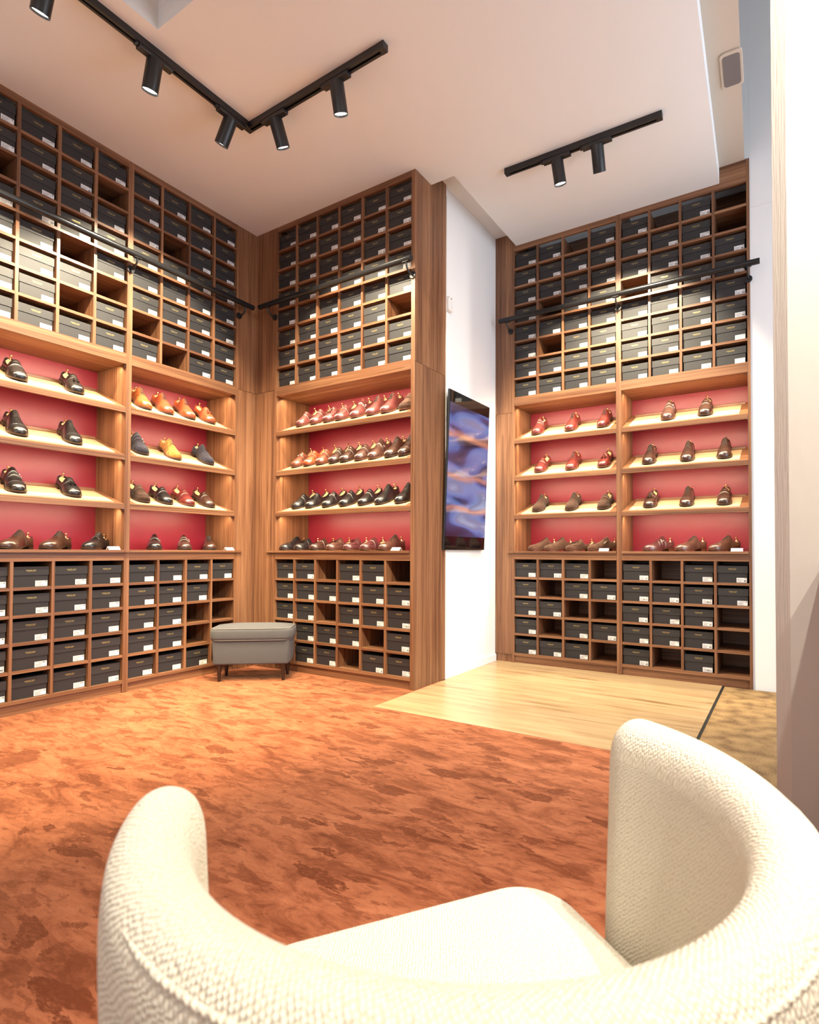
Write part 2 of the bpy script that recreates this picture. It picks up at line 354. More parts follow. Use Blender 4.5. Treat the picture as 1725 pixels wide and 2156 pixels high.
mb = MB(); mb.box(-.1955, YC+.012, -.1, 1.9, YC+.5, 3.062); mb.box(-.1955, YC+.014, 3.0635, 1.9, YC+.5, HIGH); mb.box(-.5, YC+.0145, UPPER+.0125, -.19, YC+.3, HIGH)
structure('wall_entrance', mb, 'white')
structure('wall_front', MB().box(-3.95, -2.7, -.1, 1.9, -2.6, HIGH), 'white')
mb = MB(); mb.box(1.8, -2.6, -.1, 1.9, 1.9, HIGH); mb.box(1.8, 1.9, 3.2, 1.9, 4.1, HIGH); mb.box(1.8, 1.9, -.1, 1.9, 4.1, .05)
structure('wall_right', mb, 'white')
mb = MB()
for y in (1.93, 2.62, 3.31, 3.98): mb.box(1.8, y-.025, .05, 1.86, y+.025, 3.2)
mb.box(1.8, 1.9, 3.15, 1.86, 4.1, 3.2); mb.box(1.8, 1.9, .05, 1.86, 4.1, .12)
structure('window_1', mb, 'winglass')
# lower ceiling slab with a square recess and a stepped edge at the far side
mb = MB(); hx0, hx1, hy0, hy1 = -2.474, -1.88, .75, 1.475
def slab(x0, y0, x1, y1): mb.box(x0, y0, SLAB, x1, y1, UPPER)
slab(-3.84, -2.6, hx0, 3.05); slab(hx0, -2.6, hx1, hy0); slab(hx0, hy1, hx1, 3.05); slab(hx1, -2.6, -1.815, 3.05)
vs = [(-1.815, -2.6), (1.8, -2.6), (1.8, 1.9), (-.300, 1.9), (-.368, 4.011), (-1.815, 4.011)]
mb.add([(x, y, SLAB) for x, y in vs]+[(x, y, UPPER) for x, y in vs], [(5, 4, 3, 2, 1, 0), (6, 7, 8, 9, 10, 11)]+[(i, (i+1) % 6, 6+(i+1) % 6, 6+i) for i in range(6)])
structure('ceiling', mb, 'ceil')
structure('ceiling', MB().box(-2.2, 3.0, UPPER, -1.75, YC+.4, UPPER+.1), 'ceil')
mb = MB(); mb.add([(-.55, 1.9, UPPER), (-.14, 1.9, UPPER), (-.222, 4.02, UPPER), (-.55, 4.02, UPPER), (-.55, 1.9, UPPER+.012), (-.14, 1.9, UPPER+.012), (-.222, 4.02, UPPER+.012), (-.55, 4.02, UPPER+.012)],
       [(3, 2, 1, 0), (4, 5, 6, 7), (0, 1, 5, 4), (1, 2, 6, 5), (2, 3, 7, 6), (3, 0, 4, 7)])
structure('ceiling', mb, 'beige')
structure('ceiling', MB().box(-3.95, -2.7, HIGH, 1.9, 4.6, HIGH+.1), 'ceil')
mb = MB(); mb.box(hx0-.03, hy0-.03, UPPER, hx0, hy1+.03, UPPER+.24); mb.box(hx1, hy0-.03, UPPER, hx1+.03, hy1+.03, UPPER+.24)
mb.box(hx0, hy0-.03, UPPER, hx1, hy0, UPPER+.24); mb.box(hx0, hy1, UPPER, hx1, hy1+.03, UPPER+.24); mb.box(hx0-.03, hy0-.03, UPPER+.24, hx1+.03, hy1+.03, UPPER+.27)
structure('trim_1', mb, 'white')
structure('baseboard_side', MB().box(-1.996, YB+.376, .0006, -1.986, YC, .052), 'white')
# wall end next to the entrance: broad plaster face and a pale return strip
mb = MB(); mb.box(.003, 1.85, -.1, 1.8, 1.95, HIGH)
mb.add([(-.033, 1.872, -.1), (.003, 1.85, -.1), (.003, 1.95, -.1), (-.033, 1.95, -.1), (-.033, 1.872, HIGH), (.003, 1.85, HIGH), (.003, 1.95, HIGH), (-.033, 1.95, HIGH)],
       [(0, 1, 5, 4), (1, 2, 6, 5), (2, 3, 7, 6), (3, 0, 4, 7), (0, 3, 2, 1), (4, 5, 6, 7)])
structure('wall_partition', mb, 'pillar')
structure('baseboard_partition', MB().box(-.043, 1.862, 0, -.033, 1.95, .09), 'white')

# ---------------------------------------------------------------- shelving units
class Frame:
    """a wall's own axes: u along the wall to the right, v into the wall, z up"""
    def __init__(s, ox, oy, rz): s.ox, s.oy, s.rz = ox, oy, rz
    def w(s, u, v, z=0):
        c, n = math.cos(s.rz), math.sin(s.rz)
        return (s.ox+c*u-n*v, s.oy+n*u+c*v, z)
FA = Frame(XA, 0, R(90)); FB = Frame(0, YB, 0); FC = Frame(0, YC, 0)

def shelf_unit(F, label, uL, uR, q, ncol, el, er, ztop, solid_end=False):
    """uL,uR inner opening; el,er width of the left and right side panels"""
    t = thing('shelving_unit', label, 'shelving', F.w(uL, 0), (0, 0, F.rz)); w = uR-uL
    g = .0006
    # side panels, full height
    part('side_panel', MB().box(-el, 0, 0, -g, DEPTH, ztop), 'wood_v', t, label=None)
    part('side_panel', MB().box(w+g, 0, 0, w+er, DEPTH, ztop), 'wood_v', t)
    part('top_rail', MB().box(0, 0, ZU, w, .02, ztop), 'wood_h', t)
    part('header_board', MB().box(0, 0, ZH0, w, DD, ZH1), 'wood_h', t)
    part('back_panel', MB().box(0, .352, ZH1, w, DEPTH, ztop), 'wood_h', t)
    part('back_panel', MB().box(0, .352, .06, w, DEPTH, ZL+.03), 'wood_h', t)
    part('display_back', MB().box(0, DD, ZL+.03, w, DEPTH, ZH1), 'red', t, label='dark red display back')
    part('lower_rail', MB().box(0, 0, ZL, w, .02, ZC-.017), 'wood_h', t)
    part('counter_support', MB().box(0, .02, ZL+.004, w, .352, ZL+.018), 'wood_h', t)
    part('bottom_board', MB().box(0, 0, ZL-5*PL-.02, w, .352, ZL-5*PL), 'wood_h', t)
    part('plinth', MB().box(0, .012, 0, w, .03, ZL-5*PL-.02), 'wood_h', t)
    for n in range(1, 8): part('cubby_shelf', MB().box(0, .002, ZU-n*PU-T/2, w, .352, ZU-n*PU+T/2), 'wood_h', t)
    for n in range(1, 5): part('cubby_shelf', MB().box(0, .002, ZL-n*PL-T/2, w, .352, ZL-n*PL+T/2), 'wood_h', t)
    for k in range(1, ncol):
        c = w-k*q
        part('cubby_divider', MB().box(c, .001, ZH1, c+T, .352, ZU), 'wood_v', t)
        part('cubby_divider', MB().box(c, .001, ZL-5*PL, c+T, .352, ZL+.004), 'wood_v', t)
    for zs, sl in SHELVES:
        zb = zs+sl*DD
        sh = part('display_shelf', MB().prism([(0, zs-.031), (.018, zs-.031), (.018, zs-.018+.018*sl), (DD, zb-.018), (DD, zb), (0, zs)], .0006, w-.0006), 'wood_h', t)
        z = lambda v, o=0: zs+sl*v+o
        part('display_insert', MB().prism([(.022, z(.022)), (.255, z(.255)), (.255, z(.255, .0035)), (.022, z(.022, .0035))], .045, w-.05), 'wood_light', sh, label='pale removable insert board')
        part('heel_stop', MB().prism([(.290, z(.290)), (.302, z(.302)), (.302, z(.302, .013)), (.290, z(.290, .013))], .03, w-.03), 'wood_h', sh)
    # LED strips hidden behind the front edges
    for k, zz in enumerate([ZH0]+[s[0]-.019 for s in SHELVES]):
        if k: part('led_strip', MB().box(.004, .020, zz-.006, w-.004, .034, zz-.001), 'led', t, label='thin warm led strip')
        part('led_clip', MB().prism([(.0, zz-.012-.006), (.0, zz-.012), (.02, zz-.012)], w-.012, w-.001), 'plug', t)
        L = light('AREA', 'shelf led light', F.w(uL+w/2, .045, zz-.012), LEDP*w*(1.0 if k else 1.2), (1, .80, .52), shape='RECTANGLE', size=w-.03, size_y=.012)
        L.rotation_euler = (R(28), 0, F.rz)
        L.data.spread = R(165)
    return t
LEDP = 6.0
M['led'] = plain('warm led strip', (.9, .85, .7), .5, emit=(1, .8, .55), es=3)

A2 = (2.6868-4*.1944+T, 2.6868); A1 = (A2[0]-.0338-4*.1944+T, A2[0]-.0338)
Bq = .2051; B1 = (-2.0176-6*Bq+T, -2.0176); Cq = .2017
C1 = (-1.8315, -1.8315+4*Cq-T); C2 = (C1[1]+.0367, C1[1]+.0367+4*Cq-T)
shelf_unit(FA, 'walnut shoe shelving filling the left bay of the long left wall', *A1, .1944, 4, .0168, .0168, SLAB)
shelf_unit(FA, 'walnut shoe shelving in the right bay of the left wall beside the corner', *A2, .1944, 4, .0168, .017, SLAB)
shelf_unit(FB, 'six-column walnut shoe shelving on the middle wall behind the footstool', *B1, Bq, 6, .017, .0205, SLAB)
shelf_unit(FC, 'left walnut shoe shelving bay of the far wall beside the white wall', *C1, Cq, 4, .017, .0183, UPPER)
shelf_unit(FC, 'right walnut shoe shelving bay of the far wall beside the entrance', *C2, Cq, 4, .0183, .017, UPPER)
# counter boards run past the openings
def counter(F, u0, u1, label):
    c = part('counter_board', MB().box(0, -.012, ZC-.0165, u1-u0, DD-.001, ZC), 'wood_h', bevel=.001, label=label, category='counter'); c.location = F.w(u0, 0); c.rotation_euler = (0, 0, F.rz)
    return c
counter(FA, A1[0]+.001, A1[1]-.001, 'thin walnut counter board under the bottom shoes of the left bay')
counter(FA, A2[0]+.001, A2[1]-.001, 'thin walnut counter board above the cubbies beside the corner, left wall')
counter(FB, B1[0]+.001, B1[1]-.001, 'thin walnut counter board of the middle wall with overlapping shoes')
counter(FC, C1[0]+.001, C1[1]-.001, 'thin walnut counter board with four suede shoes, far wall')
counter(FC, C2[0]+.001, C2[1]-.001, 'thin walnut counter board with three glossy brown shoes, far wall')
def edging(F, u0, u1, label):
    c = part('counter_edging', MB().box(0, -.013, ZC-.0165, u1-u0, -.0005, ZC), 'wood_h', label=label, category='edging'); c.location = F.w(u0, 0); c.rotation_euler = (0, 0, F.rz)
edging(FA, A2[1]+.001, A2[1]+.055, 'counter edge continuing over the corner panel, left wall')
edging(FB, B1[0]-.085, B1[0]-.001, 'counter edge continuing over the corner panel, middle wall')
edging(FC, C1[0]-.05, C1[0]-.001, 'counter edge continuing over the side panel, far wall')
edging(FA, A1[1]+.001, A2[0]-.001, 'short counter edge over the upright between the two left wall bays')
def filler(F, u0, u1, z0, z1, label, y0=0., y1=.02):
    c = part('filler_panel', MB().box(0, y0, 0, u1-u0, y1, z1-z0), 'wood_v', label=label, category='panel'); c.location = F.w(u0, 0, z0); c.rotation_euler = (0, 0, F.rz)
filler(FA, A2[1]+.0175, YB, 0, 2.055, 'lower walnut corner panel on the left wall side')
filler(FA, A2[1]+.0175, YB, 2.0575, SLAB, 'upper walnut corner panel on the left wall side')
filler(FB, XA+.001, B1[0]-.0175, 0, 2.055, 'lower walnut corner panel on the middle wall side')
filler(FB, XA+.001, B1[0]-.0175, 2.0575, SLAB, 'upper walnut corner panel on the middle wall side')
filler(FC, -1.9955, C1[0]-.0175, .062, 1.955, 'lower walnut panel between white wall and far shelving')
filler(FC, -1.9955, C1[0]-.0175, 1.957, UPPER, 'upper walnut panel between white wall and far shelving')
filler(FC, -1.9955, C1[0]-.0175, 0, .061, 'plinth piece at the left end of the far shelving', .010, .03)
# end panel of the middle wall
t = thing('end_panel', 'tall walnut end panel closing the middle wall shelving, facing the oak floor', 'panel', (-1.9966, YB, 0))
part('panel_board', MB().box(0, .0, 0, .0085, .371, 2.056), 'wood_v', t)
part('panel_board', MB().box(0, .0, 2.058, .0085, .183, SLAB), 'wood_v', t)
part('panel_board', MB().box(0, .184, 2.058, .0085, .371, UPPER), 'wood_v', t)
t2 = part('corner_trim', MB().box(-1.9955, YB+.3715, 0, -1.984, YB+.3755, 3.30), 'plastic', label='thin white corner strip beside the walnut end panel', category='trim')

# ---------------------------------------------------------------- shoe boxes
BW_CACHE = {}
def logo(mb, cx, y, z, mi):
    r = random.Random(3); x = cx-.024
    for wd in (9, 5):          # two blurred words, then a thinner line
        for i in range(wd):
            a = .0024; mb.add([(x, y, z), (x+a, y, z), (x+a, y, z+.0042), (x, y, z+.0042)], [(0, 1, 2, 3)], mi)
            if i % 2: mb.add([(x-.001, y, z+.0016), (x, y, z+.0016), (x, y, z+.0026), (x-.001, y, z+.0026)], [(0, 1, 2, 3)], mi)
            x += .0032
        x += .003
    x = cx-.019
    for i in range(15): mb.add([(x, y, z-.0045), (x+.0019, y, z-.0045), (x+.0019, y, z-.002), (x, y, z-.002)], [(0, 1, 2, 3)], mi); x += .0026
def box_meshes(w, style, size):
    k = (round(w, 4), style, size)
    if k in BW_CACHE: return BW_CACHE[k]
    kb = (round(w, 4),)
    if kb not in BW_CACHE:
        b = MB(); b.box(-w/2+.003, .003, 0, w/2-.003, .327, .104)
        l = MB(); l.box(-w/2, 0, .064, w/2, .330, .1095); logo(l, 0, -.0004, .088, 1)
        BW_CACHE[kb] = (b.mesh('box_body', ['box']), l.mesh('box_lid', ['lid', 'gold']))
    s = MB(); x1 = w/2-.006; x0 = x1-.058; s.box(x0, .0018, .003, x1, .003, .033)
    y = .0014
    if style == 1:             # model name and size in one line
        text_mb(s, 'THE GENEVE', .0066, x0+.004, y, .0245, 1)
        if size: text_mb(s, size, .0092, x1-.003, y, .0240, 1, 'RIGHT', .0003)
        for j, (zz, ww) in enumerate(((.0185, .030), (.0130, .024), (.0075, .034))):
            s.add([(x0+.004, y, zz), (x0+.004+ww, y, zz), (x0+.004+ww, y, zz+.0022), (x0+.004, y, zz+.0022)], [(0, 1, 2, 3)], 2)
    else:
        if size: text_mb(s, size, .0155, x1-.003, y, .0085, 1, 'RIGHT', .0004)
        for zz, ww in ((.027, .010), (.0215, .032), (.0165, .026), (.0115, .022), (.0065, .026)):
            s.add([(x0+.004, y, zz), (x0+.004+ww, y, zz), (x0+.004+ww, y, zz+.0018), (x0+.004, y, zz+.0018)], [(0, 1, 2, 3)], 2)
        s.add([(x1-.014, y, .0265), (x1-.003, y, .0265), (x1-.003, y, .0285), (x1-.014, y, .0285)], [(0, 1, 2, 3)], 1)
    BW_CACHE[k] = (*BW_CACHE[kb], s.mesh('size_label', ['paper', 'ink', 'inkgrey']))
    return BW_CACHE[k]
ORD = ['first', 'second', 'third', 'fourth', 'fifth', 'sixth', 'seventh', 'eighth', 'ninth']
def boxes(F, bay, uR, q, ncol, rows, zt, P, empty, sizes, where, start, group):
    for r_ in range(1, rows+1):
        z = zt-r_*P+(T/2 if r_ < rows else 0)
        for c in range(1, ncol+1):
            if (r_, c) in empty: continue
            u1 = uR-(ncol-c)*q; u0 = u1-q+T; w = q-T-.0095
            st, sz = sizes.get((r_, c), (1 if rnd.random() < .6 else 2, rnd.choice(['40', '41', '41½', '42', '42½', '43', '44'])))
            bm_, lm, sm = box_meshes(w, st, sz)
            off = rnd.uniform(-.0028, .0028)-.0012; v = rnd.uniform(.008, .020); rz = rnd.uniform(-.007, .007)
            t = thing('shoe_box', 'black shoe box, %s, %s row %s, %s column' % (bay, ORD[r_-1], start, ORD[c-1]), 'shoe box',
                      F.w((u0+u1)/2+off, v, z), (0, 0, F.rz+rz), group)
            link('box_body', bm_, t); link('lid', lm, t); link('size_label', sm, t, 'white size label')
s1 = lambda z: (1, z); s2 = lambda z: (2, z)
boxes(FA, 'left wall left bay', A1[1], .1944, 4, 8, ZU, PU, {(3, 1), (5, 3), (7, 3), (2, 4), (6, 4)}, {}, '', 'from ceiling', 'shoe boxes in the upper cubbies of the left wall')
boxes(FA, 'left wall right bay', A2[1], .1944, 4, 8, ZU, PU, {(7, 1), (3, 2), (8, 2)}, {}, '', 'from ceiling', 'shoe boxes in the upper cubbies of the left wall')
boxes(FB, 'middle wall', B1[1], Bq, 6, 8, ZU, PU, {(6, 6)}, {}, '', 'from ceiling', 'shoe boxes in the upper cubbies of the middle wall')
boxes(FC, 'far wall left bay', C1[1], Cq, 4, 8, ZU, PU, {(4, 2), (6, 2), (1, 3)}, {}, '', 'from ceiling', 'shoe boxes in the upper cubbies of the far wall')
boxes(FC, 'far wall right bay', C2[1], Cq, 4, 8, ZU, PU, {(4, 1), (1, 2), (1, 4), (2, 4)}, {}, '', 'from ceiling', 'shoe boxes in the upper cubbies of the far wall')
sz = {}
for r_, row in enumerate([['44', '39', '41½', '44'], ['44½', '39½', '42', '44½'], ['45', '40', '42½', '45'], ['46', '40½', '43', '46'], ['38', '41', '43½', '39']]):
    for c, s in enumerate(row): sz[(r_+1, c+1)] = (2 if (r_+1, c+1) in ((4, 1), (5, 4)) else 1, s)
boxes(FA, 'left wall left bay', A1[1], .1944, 4, 5, ZL, PL, set(), sz, '', 'below counter', 'shoe boxes in the lower cubbies of the left wall')
sz = {(1, 1): s1('39'), (1, 2): s1('40'), (1, 3): s1('41'), (1, 4): s1('42'), (2, 1): s1('41'), (2, 2): s1('40½'), (2, 3): s1('39'), (3, 1): s1('41½'), (3, 2): s2('44'), (4, 1): s1('42'), (4, 2): s1('42½'), (5, 1): s1('42½'), (5, 2): s1('42'), (5, 3): s1('45')}
boxes(FA, 'left wall right bay', A2[1], .1944, 4, 5, ZL, PL, {(3, 3), (4, 3), (2, 4), (3, 4), (4, 4), (5, 4)}, sz, '', 'below counter', 'shoe boxes in the lower cubbies of the left wall')
sz = {(1, 1): s1('41'), (1, 2): s2('42'), (1, 4): s1('41½'), (1, 5): s1('40'), (2, 1): s1('41'), (2, 2): s1('41'), (2, 3): s1('40'), (2, 4): s1('42'), (2, 5): s1('40'), (2, 6): s2('42'), (3, 1): s2('42'), (3, 2): s2('42'), (3, 4): s1('42'), (3, 5): s1('41'), (3, 6): s2('42½'), (4, 2): s1('42½'), (4, 3): s1('40'), (4, 4): s1('40'), (4, 6): s2('44'), (5, 2): s1('43'), (5, 3): s1('42'), (5, 5): s2('42'), (5, 6): s1('41')}
boxes(FB, 'middle wall', B1[1], Bq, 6, 5, ZL, PL, {(1, 3), (1, 6), (3, 3), (4, 5), (5, 4), (4, 1), (5, 1)}, sz, '', 'below counter', 'shoe boxes in the lower cubbies of the middle wall')
sz = {(1, 1): s1('39'), (1, 2): s2('41'), (1, 3): s1('41½'), (2, 1): s1('40'), (2, 3): s1('42'), (2, 4): s2('39'), (3, 1): s1('40½'), (3, 2): s2('42'), (4, 1): s1('41'), (4, 3): s1('40'), (4, 4): s2('40'), (5, 1): s1('41½'), (5, 2): s1('42'), (5, 3): s1('42½')}
boxes(FC, 'far wall left bay', C1[1], Cq, 4, 5, ZL, PL, {(1, 4), (2, 2), (3, 3), (3, 4), (4, 2), (5, 4)}, sz, '', 'below counter', 'shoe boxes in the lower cubbies of the far wall')
sz = {(1, 1): s2('41'), (1, 3): s1('42'), (1, 4): s2('43'), (2, 1): s2('41½'), (2, 2): s2('44'), (2, 3): s2('40½'), (2, 4): s1('45'), (3, 1): s2('42'), (3, 2): s1('39½'), (3, 3): s2('41'), (4, 1): s1('42'), (4, 2): s1('40'), (4, 3): s2('42'), (5, 1): s2('43'), (5, 3): s2('42½')}
boxes(FC, 'far wall right bay', C2[1], Cq, 4, 5, ZL, PL, {(1, 2), (3, 4), (4, 4), (5, 2), (5, 4)}, sz, '', 'below counter', 'shoe boxes in the lower cubbies of the far wall')
# ---------------------------------------------------------------- shoes
SL = .255
def itp(tab, s):
    for (a, va), (b, vb) in zip(tab, tab[1:]):
        if s <= b:
            k = (s-a)/(b-a) if b > a else 0; k = k*k*(3-2*k) if False else k
            return va+(vb-va)*k
    return tab[-1][1]
def smooth(tab, s, e=.025): return (itp(tab, max(0, s-e))+2*itp(tab, s)+itp(tab, min(1, s+e)))/4
W_SOLE = [(0, .012), (.02, .022), (.06, .030), (.12, .0345), (.25, .034), (.38, .0325), (.5, .038), (.62, .045), (.72, .0485), (.82, .0465), (.9, .0405), (.95, .032), (.98, .021), (1, .006)]
FEA = [(0, .027), (.25, .026), (.4, .019), (.55, .012), (.7, .010), (.85, .0115), (1, .017)]
COLL = {'high': [(0, .074), (.06, .074), (.16, .062), (.24, .064), (.31, .080), (.36, .101), (.4, .104)], 'low': [(0, .072), (.06, .070), (.16, .054), (.28, .048), (.38, .050), (.45, .066), (.5, .082)]}
TOP = {'high': [(.3, .112), (.36, .108), (.42, .097), (.5, .082), (.6, .068), (.7, .058), (.8, .0525), (.9, .0465), (.96, .039), (1, .024)], 'low': [(.42, .096), (.47, .092), (.52, .082), (.6, .068), (.7, .058), (.8, .0515), (.9, .0455), (.96, .038), (1, .024)]}
OPEN = {'high': .345, 'low': .475}
def yy(s): return SL*(.5-s)
def wu(s): return max(.0015, smooth(W_SOLE, s, .015)-.0035)
def surf(k, s, th, off=0.):
    """point on the closed forefoot; th 0..pi across from one side to the other"""
    w = wu(s); f = smooth(FEA, s); h = smooth(TOP[k], s, .02)-f
    fl = min(1, max(0, (s-.30)/.35))                 # instep is narrower than the toe
    c = math.cos(th); q = math.sin(th)
    x = (w+off)*math.copysign(abs(c)**(.80+.25*(1-fl)), c); z = f+(h+off)*(max(q, 0)**(.80+.12*(1-fl)))
    return Vector((x, yy(s), z))
def upper_mb(k):
    mb = MB(); N = 17; rings = []
    so = OPEN[k]
    ss = [0, .008, .025, .05, .09, .14, .19, .24, .28, .31]+([.335] if k == 'high' else [.35, .39, .43, .465])
    for s in ss:
        w = wu(s)*(.55 if s == 0 else .85 if s < .01 else 1); f = smooth(FEA, s); hc = smooth(COLL[k], s, .02)
        wc = w*(.86-.22*min(1, s/.3)) if k == 'high' else w*(.87-.10*min(1, s/.4))
        out = []
        for i in range(6):
            a = i/5; bulge = math.sin(a*math.pi)*.0035
            out.append((w+(wc-w)*a**1.3+bulge, f+(hc-f)*a))
        inn = [(wc-.0028, hc-.001), (wc-.0035, hc-.014)]
        pts = out+inn
        ring = [Vector((-x, yy(s), z)) for x, z in pts]+[Vector((0, yy(s), hc-.02))]+[Vector((x, yy(s), z)) for x, z in pts[::-1]]
        rings.append(ring)
    s = so
    while s < 1.0001:
        rings.append([surf(k, min(s, 1), math.pi*(1-i/(N-1))) for i in range(N)]); s += .0295
    # close toe and heel
    vs = [p for r_ in rings for p in r_]; fs = []
    for i in range(len(rings)-1):
        for j in range(N-1): fs.append((i*N+j, i*N+j+1, (i+1)*N+j+1, (i+1)*N+j))
    b = (len(rings)-1)*N; fs.append(tuple(range(b, b+N))); fs.append(tuple(range(0, N))[::-1])
    mb.add(vs, fs, 0, True); return mb
def sole_mb():
    mb = MB(); n = 40; prof = []
    out = [(s, smooth(W_SOLE, s, .012)) for s in [i/n for i in range(n+1)]]
    poly = [(w, s) for s, w in out]+[(-w, s) for s, w in out[::-1]]
    def bot(s): return 0 if s < .24 else (.019-(s-.27)*.10 if s < .40 else max(0, .006-(s-.40)*.045)) if s < .6 else max(0, (s-.84))*.05
    top = [Vector((x, yy(s), smooth(FEA, s)+.0005)) for x, s in poly]
    mid = [Vector((x*1.0, yy(s), smooth(FEA, s)-.006)) for x, s in poly]
    m = len(poly); fs = [(i, (i+1) % m, m+(i+1) % m, m+i) for i in range(m)]
    mb.add(top+mid, fs+[tuple(range(m))], 0, True)
    def botz(s): 
        if s < .60 and s >= .25: return smooth(FEA, s)-.0065-.0005
        return 0 if s < .25 else max(0., s-.84)*.045
    low = [Vector((x*.94, yy(s)*.99, min(smooth(FEA, s)-.0061, botz(s) if s >= .25 else smooth(FEA, s)-.0065))) for x, s in poly]
    mb.add([v.copy() for v in mid]+low, fs+[tuple(range(m, 2*m))[::-1]], 0, True)
    # heel block
    hs = [i/10*.25 for i in range(11)]; hp = [(smooth(W_SOLE, s, .012), s) for s in hs]; hp = hp+[(-x, s) for x, s in hp[::-1]]
    a = [Vector((x*.97, yy(s), smooth(FEA, s)-.006)) for x, s in hp]; c = [Vector((x*.93, yy(s)-.001, 0)) for x, s in hp]; q = len(hp)
    mb.add(a+c, [(i, (i+1) % q, q+(i+1) % q, q+i) for i in range(q)]+[tuple(range(q, 2*q))[::-1]], 0)
    return mb
def tree_mb(k):
    mb = MB(); so = OPEN[k]; N = 9; rings = []
    for i in range(9):
        s = .035+(so-.03-.035)*i/8; hc = smooth(COLL[k], s, .02); w = wu(s)*(.86-.22*min(1, s/.3) if k == 'high' else .87-.10*min(1, s/.4))-.005
        w *= (.5 if i == 0 else 1); zt = hc-(.006 if k == 'high' else .005)
        rings.append([Vector((w*math.cos(math.pi*j/(N-1)), yy(s), zt-.006+.008*math.sin(math.pi*j/(N-1)))) for j in range(N)])
    vs = [p for r_ in rings for p in r_]; fs = [(i*N+j, i*N+j+1, (i+1)*N+j+1, (i+1)*N+j) for i in range(8) for j in range(N-1)]
    fs += [tuple(range(N)), tuple(range(8*N, 9*N))]
    return mb.add(vs, fs, 0, True)
def knob_mb(k):
    mb = MB(); z = COLL[k][0][1]-.004; y = yy(.085)
    mb.tube([(0, y, z), (0, y, z+.006), (0, y, z+.010), (0, y, z+.016), (0, y, z+.020), (0, y, z+.0235), (0, y, z+.025)], [.006, .0045, .003, .003, .008, .0085, .005], 10)
    return mb
def band_mb(k, s0, s1, th0=.04, off=.0018, ds=0.):
    mb = MB(); n = 14; vs = []
    for i in range(n+1):
        th = th0+(math.pi-2*th0)*i/n
        sk = ds*math.cos(th)
        for s, o in ((s0, 0), (s0, off), (s1, off), (s1, 0)): vs.append(surf(k, s+sk+.03*abs(math.cos(th)), th, o))
    fs = [(i*4+j, i*4+j+1, (i+1)*4+j+1, (i+1)*4+j) for i in range(n) for j in range(3)]
    return mb.add(vs, fs, 0, True)
def seam_mb(k, pts, r=.0011):
    return MB().tube([surf(k, s, th, .0006) for s, th in pts], r, 6)
def laces_mb(k, n=5, s0=.385, s1=.535):
    mb = MB()
    for i in range(n):
        s = s0+(s1-s0)*i/(n-1); a = .30
        mb.tube([surf(k, s, math.pi/2+a*x, .0022+(.001 if abs(x) < .9 else -.001)) for x in (-1, -.5, 0, .5, 1)], .0019, 6)
    mb.sphere(tuple(surf(k, s0, math.pi/2, .003)), .003, 6)
    return mb
def buckle(mb, P, n, t, a, b, r):
    n = n.normalized(); t = (t-n*t.dot(n)).normalized(); c = n.cross(t)
    q = [P+t*a+c*b, P-t*a+c*b, P-t*a-c*b, P+t*a-c*b, P+t*a+c*b]; mb.tube(q, r, 6); mb.tube([P+t*a*.9, P-t*a*.9], r*.8, 6)
SHOE_CACHE = {}
def lacq(col, suede):
    k = ('m', col, suede)
    if k not in SHOE_CACHE:
        m, n, l, b = newmat(('suede ' if suede else 'polished leather ')+str(len(SHOE_CACHE)))
        tc = nd(n, 'ShaderNodeTexCoord'); t = nd(n, 'ShaderNodeTexNoise', Scale=18. if not suede else 60., Detail=4.); l.new(tc.outputs['Object'], t.inputs['Vector'])
        r = ramp(n, [(.35, tuple(c*.72 for c in col)), (.68, tuple(min(1, c*1.25) for c in col))]); l.new(t.outputs['Fac'], r.inputs[0]); l.new(r.outputs[0], b.inputs['Base Color'])
        b.inputs['Roughness'].default_value = .85 if suede else .30
        if suede: b.inputs['Sheen Weight'].default_value = .12; b.inputs['Specular IOR Level'].default_value = .1
        else: b.inputs['Coat Weight'].default_value = .6; b.inputs['Coat Roughness'].default_value = .16
        SHOE_CACHE[k] = m
    return SHOE_CACHE[k]
